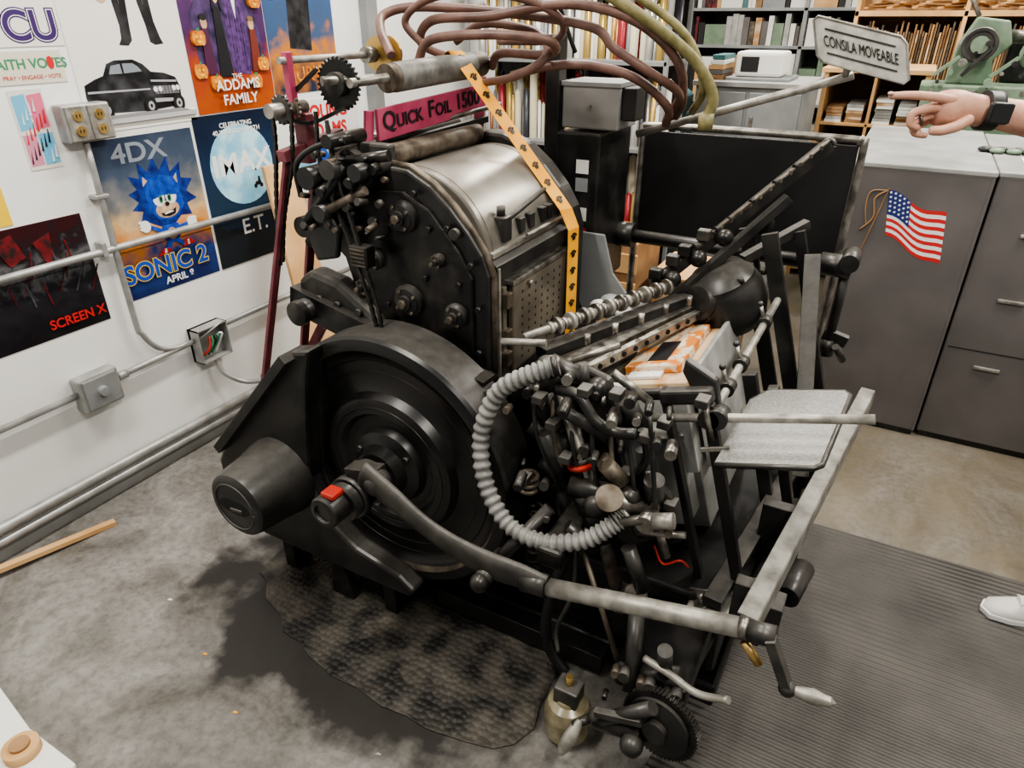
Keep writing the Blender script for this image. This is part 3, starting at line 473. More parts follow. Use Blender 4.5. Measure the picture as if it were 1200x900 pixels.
for z in(.66,.68,.70): torus('spring_coil',(-.69,1.35,z),(0,0,1),.024,.007,RUST,R)
# tilted feed unit
def T(u,y,w): return (-.12+.96*u-.28*w,y,.427+.28*u+.96*w)
def tbox(name,u0,u1,y0,y1,w0,w1,m,bev=.003,p=R): return hexa(name,[T(u0,y0,w0),T(u1,y0,w0),T(u1,y1,w0),T(u0,y1,w0),T(u0,y0,w1),T(u1,y0,w1),T(u1,y1,w1),T(u0,y1,w1)],m,p,bev)
RAIL=mat('grimy_grey_rail',(.11,.105,.09),.5,.3,(.31,.30,.27),18,.2,contrast=(.3,.65))
bar('delivery_rail',(-.055,1.22,.575),(.095,2.40,.63),.070,.022,RAIL,R);bar('delivery_rail_flange',(-.068,1.22,.612),(.082,2.40,.667),.008,.045,RAIL,R)
bar('inner_rail',(-.17,1.40,.44),(-.05,2.35,.48),.03,.05,BLK,R)
tbox('foot_plate',-.12,.06,1.38,1.52,-.02,0,STEELL,.006);tbox('foot_plate_cross',-.30,.08,1.46,2.3,-.05,-.02,BASEB);tbox('far_foot_plate',-.05,.10,1.75,1.95,-.02,-.005,RAIL,.006)
for u,y in((.03,1.42),(-.08,1.42),(.03,1.49),(.06,1.72)): cyl('wing_screw',T(u,y,0),T(u,y,.04),.010,STEEL,R);bar('wing',T(u-.025,y,.045),T(u+.025,y,.045),.014,.006,STEEL,R);cyl('washer',T(u,y,0),T(u,y,.006),.02,STEEL,R)
tbox('upright',-.015,.015,1.49,1.515,0,.56,BLK);tbox('upright',-.12,-.10,1.50,1.53,0,.60,BLK)
tbox('upright',-.02,.02,1.90,1.93,-.02,.46,BLK);tbox('upright',.07,.10,1.80,1.83,-.02,.46,BLK);tbox('upright_foot',-.03,.13,1.78,1.95,-.02,.01,BLK)
tbox('cross_tie',-.12,.015,1.49,1.53,.56,.60,BLK,.008);tbox('upright',-.30,-.275,1.52,1.55,.1,.56,BLK);tbox('cross_tie',-.30,-.10,1.52,1.545,.56,.59,BLK,.008)
for u in(-.18,-.24): tbox('side_plate',u,u+.02,1.6,1.63,.02,.36,BLK)
tbox('grey_wedge',-.20,-.125,1.56,1.66,.15,.42,CABT,.008);tbox('grey_wedge_top',-.22,-.12,1.55,1.68,.42,.435,RAIL,.004)
g=[( .03,1.385),(.245,1.385),(.26,1.40),(.285,1.75),(.27,1.775),(.08,1.79),(.04,1.73)]
vs=[T(a,b,.455) for a,b in g]+[T(a,b,.463) for a,b in g];n=len(g)
add('delivery_tray',vs,[tuple(range(n)),tuple(range(n,2*n))]+[(i,(i+1)%n,n+(i+1)%n,n+i) for i in range(n)],mat('tray_scuffed_aluminium',(.20,.20,.19),.42,.35,(.29,.29,.28),140,.15,contrast=(.4,.6)),R)
sweep('tray_edge',[Vector(T(a,b,.457)) for a,b in g],.007,BLK,R,6)
cyl('cross_rod',T(-.235,1.5,.525),T(.36,1.5,.518),.0115,STEELL,R)
for u in(-.235,-.0,.02): cyl('rod_clamp',T(u,1.478,.525),T(u,1.525,.525),.026,BLK,R)
cyl('clamp_screw',T(.0,1.48,.47),T(.0,1.48,.57),.008,STEEL,R);bar('clamp_wing',T(-.02,1.45,.46),T(.05,1.45,.465),.012,.008,STEEL,R);tube('clamp_lever',[T(-.25,1.49,.54),T(-.28,1.48,.58),T(-.31,1.47,.57)],.011,BLK,R)
prism('clamp_arm',[(T(-.02,0,.5)[0],T(0,0,.5)[2]),(T(.02,0,.5)[0],T(0,0,.5)[2]),(T(.02,0,.6)[0],T(0,0,.62)[2]),(T(-.06,0,.62)[0],T(0,0,.66)[2]),(T(-.07,0,.6)[0],T(0,0,.62)[2])],'Y',1.52,1.55,BLK,R,.008)
cyl('side_guide_rod',(-.264,1.55,.935),(-.24,2.18,1.01),.011,STEELL,R)
for t in(.15,.35,.75): 
    q=Vector((-.264,1.55,.935)).lerp(Vector((-.24,2.18,1.01)),t);cyl('guide_clamp',q+Vector((0,-.02,0)),q+Vector((0,.02,0)),.020,BLK,R);cyl('guide_clamp_screw',q,q+Vector((-.02,0,.05)),.006,STEEL,R);ball('guide_knob',q+Vector((-.022,0,.055)),.009,BLK,R)
tbox('paper_pile',-.36,-.12,1.70,2.22,.05,.50,LGREY,.004);tbox('pile_carton',-.365,-.115,1.69,2.23,.50,.535,CARD,.004);tbox('printed_cartons',-.32,-.15,1.76,2.10,.535,.56,mat('printed_carton',(.60,.20,.03),.5,0,(.66,.56,.42),22,contrast=(.46,.54)),.004)
tbox('carton_flap',-.30,-.20,1.72,1.78,.536,.545,PAPER,.001);tbox('carton_lettering',-.26,-.20,1.80,1.95,.56,.562,INK,0)
tbox('pile_side_guide',-.105,-.09,1.72,2.2,.25,.56,LGREY);tbox('pile_back_guide',-.42,-.405,1.66,2.1,.2,.54,GREY)
tbox('pile_front_plate',-.38,-.16,1.66,1.675,.26,.52,LGREY);tbox('pile_front_plate_2',-.16,-.09,1.60,1.615,.30,.56,LGREY);tbox('ruler_scale',-.47,-.455,1.55,2.2,.50,.54,STEELL)
hexa('feeder_grey_plate',[(-.60,1.58,.74),(-.50,1.60,.72),(-.50,1.62,.72),(-.60,1.60,.74),(-.62,1.58,.90),(-.53,1.60,.90),(-.53,1.62,.90),(-.62,1.60,.90)],LGREY,R)
hexa('feeder_grey_plate_2',[(-.48,1.56,.60),(-.42,1.56,.60),(-.42,1.6,.60),(-.48,1.6,.60),(-.52,1.56,.82),(-.46,1.56,.82),(-.46,1.6,.82),(-.52,1.6,.82)],GREY,R)
for i in range(9): tbox('scale_mark',-.4548,-.454,1.60+.06*i,1.625+.06*i,.505,.535,INK,0)
for u0,y in((-.05,2.36),(.05,2.22)): bar('tall_post',T(u0,y,.2),T(u0-.01,y,.80),.05,.02,BLK,R,up=(1,0,0))
bar('tall_post',T(.11,2.38,.08),T(.10,2.38,.76),.035,.03,BLK,R,up=(1,0,0));bar('post_top_tie',T(-.06,2.25,.72),T(.12,2.42,.77),.03,.03,DUST,R)
bar('rear_frame_bar',(-.05,1.98,.52),(-.18,2.35,1.12),.05,.02,DUST,R,up=(1,0,0));ball('post_head',T(.0,2.36,.80),.03,BLK,R,(1,.6,1.3))
cyl('rear_shaft',(-1.0,2.45,1.07),(-.07,2.45,1.065),.024,BLK,R);cyl('rear_shaft_collar',(-.16,2.45,1.067),(-.06,2.45,1.065),.038,BLK,R);cyl('rear_shaft_collar2',(-.92,2.45,1.07),(-.82,2.45,1.07),.045,BLK,R)
cyl('rear_lever',(-.075,2.46,1.10),(-.08,2.46,.75),.017,BLK,R);cyl('lever_grip',(-.08,2.46,.80),(-.08,2.46,.74),.026,BLK,R);cyl('lever_top',(-.07,2.40,1.09),(-.07,2.52,1.09),.03,BLK,R);bar('lever_link',(-.10,2.46,.82),(-.02,2.46,.80),.04,.03,BLK,R);cyl('lever_pin',(-.05,2.4,.80),(-.02,2.46,.73),.012,DUST,R)
# gripper spindle with spring rings
a=Vector((-.80,1.52,1.02));b=Vector((-.545,2.12,1.035));cyl('gripper_spindle',a,b,.012,STEELL,R)
for i in range(21):
    q=a.lerp(b,.14+.84*i/21);d=(b-a).normalized();cyl('spindle_ring',q,q+d*.013,.026 if i%2 else .018,STEEL if i%3 else STEELL,R,n=20)
bar('spindle_bed',a+Vector((.03,.05,-.06)),b+Vector((.03,0,-.05)),.035,.05,BLK,R);bar('spindle_slide',a+Vector((.085,.0,-.085)),b+Vector((.06,.05,-.07)),.016,.05,STEEL,R);bar('feed_table_edge',(-.66,1.50,.93),(-.46,2.1,.95),.03,.02,STEEL,R)
for i in range(12):
    q=Vector((-.66,1.50,.93)).lerp(Vector((-.46,2.1,.95)),(i+.5)/12);cyl('edge_hole',q+Vector((.009,-.004,0)),q+Vector((.012,-.006,0)),.008,DARKH,R,n=12)
cyl('spindle_tip',(-.84,1.47,1.02),(-.72,1.50,1.03),.010,STEELL,R)
for i in range(5):
    q=a.lerp(b,.2+.17*i)+Vector((.09,0,-.04));cyl('slide_screw',q,q+Vector((0,0,.03)),.009,STEEL,R)
# gripper arms
A=Vector((-.62,2.08,1.02));B=Vector((-.205,2.40,1.45))
bar('gripper_arm',A,B,.036,.034,BLK2,R);bar('gripper_arm_lower',A+Vector((.05,.02,-.06)),A.lerp(B,.72)+Vector((.04,0,-.03)),.03,.03,BLK,R)
bar('gripper_finger',A.lerp(B,.35)+Vector((0,-.01,.024)),B+Vector((0,-.01,.016)),.006,.014,RUST,R)
for i in range(13):
    t=.3+.055*i;q=A.lerp(B,t)+Vector((0,-.018,.012));cyl('arm_hole',q,q+Vector((.0,-.003,0)),.007,RUST,R,n=10)
for t in(.08,.18,.3,.42,.5,.62,.75,.86): 
    q=A.lerp(B,t);cyl('gripper_pin',q+Vector((-.02,-.03,.0)),q+Vector((.02,.03,.02)),.013 if t<.5 else .009,[BLK,DUST][int(t*10)%2],R)
for t in(.1,.25,.4):
    q=A.lerp(B,t)+Vector((.02,-.02,-.01));ball('gripper_cam',q,.028,BLK2,R)
for i,t in enumerate((.05,.15,.22,.33)):
    q=A.lerp(B,t);box('gripper_block',(q.x-.03,q.y-.04,q.z+.01),(q.x+.01,q.y-.005,q.z+.045),[BLK2,DUST][i%2],R,.004)
torus('gripper_eye',B+Vector((-.0,0,0)),(0,1,0),.016,.007,DUST,R)
lathe('gripper_hub',[(.02,-.02),(.095,-.01),(.115,.02),(.128,.06),(.128,.12),(.118,.15),(.112,.16),(.112,.17),(.085,.20),(.045,.215),(.0005,.22)],(-.375,2.25,.89),(-.35,-.25,.9),BLK,R,48)
lathe('hub_side_boss',[(.06,0),(.062,.06),(.05,.075),(.02,.08),(.0005,.08)],(-.45,2.17,.97),(-.3,-.8,.2),BLK2,R,32)
for k in range(6):
    an=k*1.047;bolt((-.40+.10*math.cos(an),2.22+.09*math.sin(an),1.045+.03*math.cos(an)),(-.35,-.25,.9),.009,R,DUST,.02)
cyl('hub_shaft',(-.47,2.12,.95),(-.35,2.3,.93),.05,BLK2,R)
cyl('hub_pedestal',(-.42,2.2,.4),(-.43,2.2,.93),.06,BLK2,R)
# central suction / feeder mechanism
rodA=Vector((-.605,1.36,.99));rodB=Vector((-.395,1.36,.34));cyl('guide_column',rodA,rodB,.019,STEEL,R)
cyl('guide_column_2',(-.60,1.43,.90),(-.44,1.43,.36),.014,BLK,R);cyl('thin_brass_rod',(-.50,1.28,.60),(-.33,1.20,.28),.007,RUST,R)
for q in(.31,.92):
    c0=rodA.lerp(rodB,q);d=(rodB-rodA).normalized();cyl('red_collar',c0-d*.006,c0+d*.006,.041,RED,R);cyl('collar_core',c0-d*.02,c0+d*.003,.03,BLK,R)
for z0,h,r in((.5,.10,.04),(.42,.06,.05),(.60,.03,.03)):
    c0=rodA.lerp(rodB,z0);cyl('column_clamp',c0,c0+(rodB-rodA).normalized()*h,r,BLK2,R)
mech=[((-.66,1.40,1.03),(-.52,1.42,.98),.026,BLK),((-.68,1.36,.98),(-.60,1.45,1.0),.032,BLK2),((-.60,1.33,.95),(-.47,1.34,.90),.016,BLK),((-.70,1.42,.93),(-.66,1.5,.70),.022,BLK2),((-.64,1.35,.86),(-.58,1.36,.72),.03,BLK2),((-.66,1.38,.75),(-.54,1.40,.66),.028,BLK),
 ((-.56,1.33,.73),(-.40,1.36,.72),.030,BLK2),((-.44,1.30,.76),(-.36,1.33,.72),.022,STEEL),((-.42,1.28,.70),(-.30,1.30,.745),.013,STEEL),((-.32,1.29,.735),(-.275,1.295,.75),.020,STEELL),((-.37,1.32,.66),(-.25,1.33,.69),.009,STEEL),((-.35,1.36,.80),(-.35,1.42,.60),.026,BLK2),
 ((-.40,1.40,.85),(-.36,1.42,.60),.016,BLK),((-.46,1.31,.84),(-.42,1.33,.79),.022,RUST),((-.38,1.30,.62),(-.33,1.30,.50),.020,BLK),((-.55,1.30,.62),(-.47,1.32,.56),.02,BLK2),((-.33,1.38,.64),(-.30,1.38,.56),.012,STEEL),((-.34,1.33,.72),(-.34,1.28,.72),.024,STEEL),
 ((-.48,1.45,.95),(-.44,1.48,.86),.03,BLK),((-.52,1.48,1.0),(-.42,1.50,.93),.012,STEEL),((-.74,1.46,.96),(-.70,1.5,.80),.03,BLK2),((-.75,1.48,.78),(-.60,1.5,.70),.03,BLK),((-.62,1.42,.64),(-.60,1.44,.45),.03,BLK2),((-.56,1.38,1.06),(-.55,1.38,.97),.012,BLK),((-.60,1.40,1.05),(-.50,1.46,1.09),.009,STEEL),((-.64,1.37,1.06),(-.64,1.37,1.02),.018,STEEL)]
for q in mech: cyl('feeder_link',q[0],q[1],q[2],q[3],R)
for c_,r,m_ in(((-.52,1.38,1.0),.030,BLK2),((-.66,1.38,1.03),.027,BLK),((-.40,1.33,.75),.030,BLK2),((-.48,1.32,.70),.034,BLK),((-.60,1.38,.82),.036,BLK2),((-.36,1.34,.66),.026,BLK),((-.70,1.48,.85),.05,BLK2),((-.55,1.46,.82),.045,BLK2),((-.46,1.42,.66),.045,BLK2)): ball('feeder_joint',c_,r,m_,R)
for k in range(48):
    a_=-.73+.0095*k;b_=.58+.44*abs(math.sin(k*1.9+.3));yy=1.35+.05*math.cos(k*3.1)
    if k%4==3: box('feeder_block',(a_,yy,b_),(a_+.03,yy+.04,b_+.022),[BLK2,DUST][k%2],R,.003)
    else: cyl('feeder_screw',(a_,yy,b_),(a_+.01,yy-.03-.01*(k%3),b_+.012*math.sin(k)),.006+.004*(k%3),[BLK,RUST,BLK2,DUST,STEEL][k%5],R,n=6 if k%2 else 14)
for k in range(7): tube('link_rod',[(-.68+.05*k,1.36,.98-.03*(k%3)),(-.66+.055*k,1.33,.86-.02*k),(-.60+.045*k,1.36,.68-.02*(k%2))],.006,[BLK,RUST,BLK2][k%3],R)
tube('feeder_lever',[(-.62,1.36,.98),(-.55,1.33,1.0),(-.50,1.32,.95),(-.45,1.33,.925),(-.40,1.34,.93)],.014,BLK,R)
tube('feeder_cable',[(-.40,1.38,.92),(-.38,1.38,.85),(-.40,1.37,.8),(-.45,1.36,.78)],.011,BLK,R)
prism('feeder_bracket',[(-.66,.92),(-.58,1.04),(-.50,1.02),(-.46,.90),(-.52,.84),(-.62,.86)],'Y',1.40,1.43,BLK,R,.01)
prism('feeder_bracket',[(-.52,.60),(-.50,.74),(-.38,.80),(-.30,.74),(-.31,.62),(-.40,.54)],'Y',1.38,1.41,BLK2,R,.01)
box('feeder_housing',(-.80,1.54,.45),(-.58,1.9,.88),BLK2,R,.02)
lathe('disc_wheel',[(.030,0),(.030,.008),(.01,.012),(.006,.03),(.0005,.03)],(-.345,1.30,.48),(0,-1,.2),STEEL,R,28)
lathe('hand_disc',[(.034,0),(.034,.008),(.012,.012),(.0005,.012)],(-.43,1.27,.775),(.2,-.6,.8),RUST,R,28)
path=spline([(-.61,1.34,1.06),(-.67,1.31,1.035),(-.755,1.30,.965),(-.795,1.28,.84),(-.765,1.25,.71),(-.685,1.23,.62),(-.58,1.23,.605),(-.48,1.25,.64),(-.42,1.28,.69),(-.395,1.31,.715)],26)
sweep('corrugated_hose',path,lambda t:.0215+.0035*math.sin(t*2*math.pi*48),HOSEG,R,14)
cyl('hose_cuff',path[-7],path[-1],.028,STEELL,R);cyl('hose_cuff',path[0],path[5],.026,BLK,R)
tube('black_drain_hose',[(-.56,1.40,.50),(-.60,1.36,.36),(-.62,1.34,.2),(-.60,1.33,.10),(-.54,1.32,.04)],.017,BLKP,R);tube('clear_tube',[(-.55,1.38,.50),(-.54,1.34,.35),(-.57,1.31,.22),(-.55,1.28,.16)],.007,DUST,R);tube('red_wire',[(-.33,1.36,.6),(-.3,1.35,.56),(-.26,1.36,.58),(-.24,1.38,.55)],.003,RED,R)
# lower crank mechanism
gear('worm_gear',(-.20,1.14,.265),(-.15,-1,.1),.10,.022,60,BLK2,R,.005);lathe('gear_face',[(.08,0),(.08,.01),(.03,.014),(.03,.03),(.0005,.03)],(-.204,1.117,.267),(-.15,-1,.1),BLK,R,32)
cyl('gear_shaft',(-.2,1.14,.265),(-.17,1.5,.24),.02,BLK2,R);cyl('worm_shaft',(-.34,1.10,.22),(-.22,1.10,.345),.018,BLK,R);cyl('worm_housing',(-.36,1.11,.20),(-.24,1.11,.22),.026,BLK2,R);ball('worm_ball',(-.255,1.08,.205),.030,BLK,R);ball('worm_ball',(-.36,1.11,.205),.024,BLK,R)
bar('worm_yoke',(-.36,1.09,.25),(-.24,1.09,.29),.02,.02,DUST,R);cyl('crank_stub',(-.37,1.11,.20),(-.41,1.07,.185),.012,BLK2,R)
lathe('crank_handle',[(.008,0),(.013,.015),(.019,.05),(.017,.078),(.009,.10),(.0005,.105)],(-.395,1.085,.20),(-.25,-.62,-.72),STEELL,R,20)
cyl('adjusting_column',(-.34,1.30,.46),(-.29,1.15,.30),.022,BLK,R);cyl('adjusting_block',(-.31,1.2,.31),(-.18,1.2,.36),.03,BLK2,R);box('gear_bracket',(-.35,1.18,.26),(-.16,1.46,.34),BASEB,R,.012)
for k in range(10): cyl('gear_box_detail',(-.36+.022*k,1.17,.24+.12*abs(math.sin(k*2.1))),(-.355+.022*k,1.14,.245+.12*abs(math.sin(k*2.1))),.007+.004*(k%3),[BLK2,RUST,DUST][k%3],R,n=12)
tube('release_lever',[(-.27,1.16,.425),(-.20,1.14,.43),(-.13,1.12,.43),(-.06,1.10,.475)],.009,STEELL,R)
cyl('release_pivot',(-.22,1.14,.50),(-.22,1.18,.38),.018,BLK,R)
cyl('crank_hub',(-.055,1.16,.635),(.0,1.16,.645),.024,BLK,R);bar('crank_web',(-.01,1.145,.65),(.045,1.135,.54),.022,.03,DUST,R,up=(1,0,0));ball('crank_end',(.045,1.135,.54),.019,BLK,R)
lathe('crank_grip',[(.008,0),(.011,.012),(.017,.045),(.011,.08),(.0005,.09)],(.05,1.135,.54),(1,0,.12),STEELL,R,20)
cyl('locking_lever',(-.06,1.16,.60),(-.02,1.15,.56),.010,BRASS,R);cyl('under_rail_cylinder',(.00,1.45,.50),(.02,1.58,.50),.030,BLK,R);box('under_rail_bracket',(-.10,1.35,.42),(0,1.42,.54),BLK,R)
for y in(1.35,1.7,2.1): box('rail_bracket',(-.12,y,.40),(-.04+.1*(y-1.3),y+.04,.58),BLK,R)
# rear column, electrical box
box('rear_column',(-1.085,2.20,.8),(-1.035,2.26,1.75),BLK,R,.004);box('control_housing',(-1.04,2.2,.92),(-.88,2.5,1.46),BLK,R,.008)
box('relay_box',(-1.03,2.22,1.47),(-.83,2.40,1.61),CABT,R,.006);box('relay_lid',(-1.035,2.215,1.60),(-.825,2.405,1.615),GREY,R,.002);cyl('relay_screw',(-.93,2.22,1.54),(-.93,2.212,1.54),.006,STEEL,R)
box('black_switch',(-.83,2.24,1.50),(-.78,2.33,1.60),BLKP,R,.004)
for z,m_ in((1.33,PAPER),(1.27,GREY),(1.17,PAPER),(1.10,INKR)): box('label',(-.96,2.1975,z),(-.915,2.2,z+.045),m_,R,0)
box('shield_panel',(-.86,2.60,1.0),(-.13,2.612,1.425),BLKP,R,.002)
tube('shield_frame',[(-.87,2.6,.72),(-.87,2.6,1.38),(-.86,2.6,1.435),(-.80,2.6,1.445),(-.2,2.6,1.445),(-.13,2.6,1.435),(-.115,2.6,1.38),(-.12,2.6,.65)],.013,STEEL,R,6)
prism('curved_cowl',[(-1.0,.85),(-.70,.85),(-.72,.95),(-.78,1.02),(-.82,1.15),(-1.0,1.15)],'Y',2.14,2.15,GREY,R,.004)
for k in range(8): ball('oily_rag' if k%2 else 'rag_fold',(-.78+.03*k,2.05+.02*(k%3),.93+.02*math.sin(k*2)),.035,[PAPER,GREY,LGREY][k%3],R,(1.2,.8,.7))
cyl('sign_pole',(-.79,2.3,1.455),(-.17,2.3,1.655),.012,STEELL,R)
# ---- foil attachment
cyl('foil_roller',(-1.268,1.60,1.652),(-1.235,2.04,1.668),.037,RUST,R,n=32);cyl('foil_roller_sleeve',(-1.266,1.63,1.653),(-1.24,1.98,1.666),.0385,mat('dull_grey_roller',(.13,.125,.115),.5,.4,(.25,.24,.22),30,.1),R,n=32);cyl('foil_roller_core',(-1.275,1.46,1.65),(-1.23,2.12,1.67),.012,STEEL,R)
cyl('foil_shaft',(-1.45,1.40,1.70),(-1.45,1.86,1.70),.009,STEELL,R);lathe('foil_spool',[(.022,0),(.05,.001),(.05,.010),(.02,.012),(.02,.045),(.05,.047),(.05,.057),(.02,.058)],(-1.45,1.80,1.70),(0,1,0),BRASS,R,32)
cyl('shaft_bell',(-1.45,1.74,1.70),(-1.45,1.78,1.70),.022,STEEL,R)
cyl('foil_spindle',(-1.33,1.42,1.655),(-1.27,1.55,1.655),.012,STEEL,R)
gear('foil_sprocket',(-1.325,1.48,1.645),(.1,-1,0),.066,.008,30,BLK2,R);lathe('sprocket_hub',[(.03,0),(.03,.02),(.012,.025),(.0005,.025)],(-1.323,1.472,1.645),(.1,-1,0),DUST,R)
gear('drive_sprocket',(-1.45,1.39,1.585),(0,-1,0),.038,.008,16,DUST,R);cyl('drive_hub',(-1.45,1.34,1.585),(-1.45,1.47,1.585),.018,STEEL,R);gear('drive_sprocket_2',(-1.45,1.43,1.585),(0,-1,0),.030,.008,14,RUST,R)
bar('shaft_post',(-1.45,1.43,1.72),(-1.45,1.43,1.56),.022,.02,PINK,R,up=(0,1,0))
prism('foil_bracket_arm',[(-1.47,1.44),(-1.43,1.44),(-1.42,1.57),(-1.47,1.58)],'Y',1.44,1.47,MAROON,R)
hexa('name_bar',[(-1.285,1.56,1.495),(-1.275,1.56,1.495),(-1.235,2.03,1.530),(-1.245,2.03,1.530),(-1.285,1.56,1.578),(-1.275,1.56,1.578),(-1.235,2.03,1.608),(-1.245,2.03,1.608)],PINK,R,.001)
dv=Vector((.04,.47,.033)).normalized()
zv=Vector((1,-.085,0)).normalized();yv=zv.cross(dv).normalized()
def place(s,y0,size,z0=-.021):
    o=text('name_lettering',s,(0,0,0),size,INK,R,rot=(0,0,0),ext=.001,bold=.0007,align='LEFT')
    for v in o.data.vertices: v.co.y+=size*.36
    q=Vector((-1.2755,1.56,1.5385))+dv*y0+Vector((.003,0,0))
    M=Matrix(((dv.x,yv.x,zv.x,q.x),(dv.y,yv.y,zv.y,q.y),(dv.z,yv.z,zv.z,q.z+z0),(0,0,0,1)));wd=max(v.co.x for v in o.data.vertices);o.data.transform(M);return wd
yy=.018
for s_,z_ in(('Q',.066),('UICK ',.049),(' F',.066),('OIL ',.049),(' 1500',.064)):
    yy+=place(s_,yy,z_)+.004
bar('name_bar_end',(-1.295,1.55,1.575),(-1.30,1.53,1.42),.035,.010,PINK,R,up=(0,1,0));bar('name_bar_end',(-1.24,2.05,1.63),(-1.26,2.05,1.40),.05,.012,PINK,R,up=(0,1,0))
bar('frame_bar_lower',(-1.33,1.50,1.46),(-1.24,2.08,1.50),.02,.02,BLK,R);cyl('frame_rod',(-1.36,1.46,1.48),(-1.20,2.10,1.545),.008,STEEL,R)
bar('maroon_leg',(-1.45,1.385,1.47),(-1.70,1.37,.72),.026,.012,MAROON,R,up=(0,1,0));bar('maroon_leg',(-1.48,1.50,1.38),(-1.66,1.50,.70),.032,.012,MAROON,R,up=(0,1,0));bar('maroon_leg_foot',(-1.70,1.36,.73),(-1.62,1.52,.70),.04,.03,MAROON,R);bar('maroon_leg_top',(-1.45,1.36,1.47),(-1.45,1.60,1.50),.03,.03,MAROON,R)
bar('maroon_brace',(-1.66,1.50,.72),(-1.55,1.52,.90),.03,.02,MAROON,R)
def chain(pts,sub=10):
    P=spline(pts,sub);acc=0;step=.013;res=[P[0]]
    for a_,b_ in zip(P,P[1:]):
        d=(b_-a_).length
        while acc+d>=step:
            t=(step-acc)/d;a_=a_.lerp(b_,t);d=(b_-a_).length;acc=0;res.append(a_.copy())
        acc+=d
    bm_v=[];bm_f=[]
    for i,(a_,b_) in enumerate(zip(res,res[1:])):
        d=(b_-a_).normalized();s=Vector((0,1,0)) if abs(d.y)<.9 else Vector((1,0,0));u=d.cross(s).normalized();s=u.cross(d)
        w_=.005 if i%2 else .0035
        k=len(bm_v)
        for q in(a_-d*.002,b_+d*.002):
            for x_,y_ in((-1,-1),(1,-1),(1,1),(-1,1)): bm_v.append(q+s*x_*w_+u*y_*.0045)
        bm_f+= [tuple(k+j for j in f) for f in BF]
    add('roller_chain',bm_v,bm_f,BLK2,R)
chain([(-1.485,1.385,1.585),(-1.49,1.385,1.50),(-1.52,1.385,1.35),(-1.545,1.385,1.20),(-1.55,1.385,1.14)],12)
chain([(-1.415,1.385,1.585),(-1.44,1.385,1.45),(-1.50,1.385,1.3),(-1.54,1.385,1.15)],12)
chain([(-1.38,1.46,1.68),(-1.44,1.44,1.63),(-1.475,1.425,1.60)],8);chain([(-1.30,1.46,1.59),(-1.40,1.44,1.55),(-1.46,1.425,1.555)],8)
chain([(-1.365,1.42,1.58),(-1.35,1.40,1.45),(-1.28,1.39,1.28),(-1.22,1.385,1.10),(-1.20,1.385,1.01)],12)
chain([(-1.33,1.42,1.56),(-1.30,1.40,1.45),(-1.24,1.39,1.25),(-1.19,1.385,1.08),(-1.185,1.385,1.0)],12)
gear('lower_sprocket',(-1.19,1.39,1.0),(0,-1,0),.025,.01,12,BLK2,R);box('ratchet_block',(-1.27,1.38,1.19),(-1.21,1.42,1.25),BLK2,R,.004)
for i in range(5): box('ratchet_tooth',(-1.265,1.377,1.195+.011*i),(-1.215,1.382,1.199+.011*i),RUST,R,0)
def ribbon(pts,w,sides,m,p):
    vs=[];fs=[]
    for q,sd in zip(pts,sides): 
        q=Vector(q);s=Vector(sd).normalized()*w/2;vs+=[q-s,q+s]
    for i in range(len(pts)-1): fs.append((2*i,2*i+1,2*i+3,2*i+2))
    o=add('foil_strap',vs,fs,m,p);sm=o.modifiers.new('s','SOLIDIFY');sm.thickness=.0015;return o
S1=Vector((-1.24,1.905,1.71));S2=Vector((-.882,1.955,1.27));S3=Vector((-.855,1.96,1.21));S4=Vector((-.850,1.955,.82))
sd1=Vector((.25,1,-.05)).normalized();sd3=Vector((.16,1,0)).normalized()
ribbon([(-1.285,1.90,1.68),S1,S2,S3,S4],.060,[sd1,sd1,sd1,sd3,sd3],YEL,R)
def paw(c,n_,u_):
    c=Vector(c);n_=Vector(n_).normalized();u_=Vector(u_);u_=(u_-n_*u_.dot(n_)).normalized();s=n_.cross(u_)
    cyl('paw',c-n_*.001,c+n_*.0018,.008,INK,R,n=12)
    for k in(-1.2,-.4,.4,1.2):
        q=c+u_*.013*math.cos(k*.8)+s*.010*k;cyl('paw',q-n_*.001,q+n_*.0018,.0036,INK,R,n=8)
dS=(S2-S1).normalized();nS=dS.cross(sd1);nS=nS if nS.x>0 else -nS
for i in range(9): paw(S1.lerp(S2,(i+.5)/9)+nS*.001,nS,-dS)
nV=Vector((0,0,-1)).cross(sd3);nV=nV if nV.x>0 else -nV
for i in range(7): paw(S3.lerp(S4,(i+.5)/7)+nV*.0015,nV,(0,0,1))
def hose(pts,r=.0135,m=HOSEB): tube('air_hose',pts,r,m,R,10,10)
hose([(-1.36,1.75,1.70),(-1.43,1.8,1.76),(-1.46,1.86,1.805),(-1.36,1.9,1.825),(-1.1,1.95,1.81),(-.85,2.0,1.775),(-.78,2.02,1.72),(-.68,2.05,1.66),(-.62,2.15,1.60),(-.66,2.25,1.54)])
hose([(-1.30,1.95,1.69),(-1.36,1.9,1.73),(-1.30,1.88,1.79),(-1.12,1.9,1.80),(-.9,1.95,1.83),(-.72,2.0,1.79),(-.62,2.1,1.69),(-.62,2.2,1.58),(-.66,2.28,1.52)])
hose([(-1.34,1.85,1.68),(-1.28,1.84,1.74),(-1.1,1.86,1.755),(-.95,1.9,1.745),(-.93,1.95,1.72),(-1.0,2.0,1.70),(-1.15,2.02,1.70),(-1.2,2.05,1.66)])
hose([(-1.10,2.0,1.64),(-.98,2.0,1.67),(-.85,2.02,1.675),(-.72,2.06,1.64),(-.65,2.15,1.56),(-.68,2.25,1.50)])
hose([(-1.32,1.86,1.72),(-1.37,1.84,1.79),(-1.26,1.85,1.85),(-1.05,1.9,1.85),(-.93,1.96,1.80),(-.98,2.05,1.74),(-1.2,2.1,1.73)],.011)
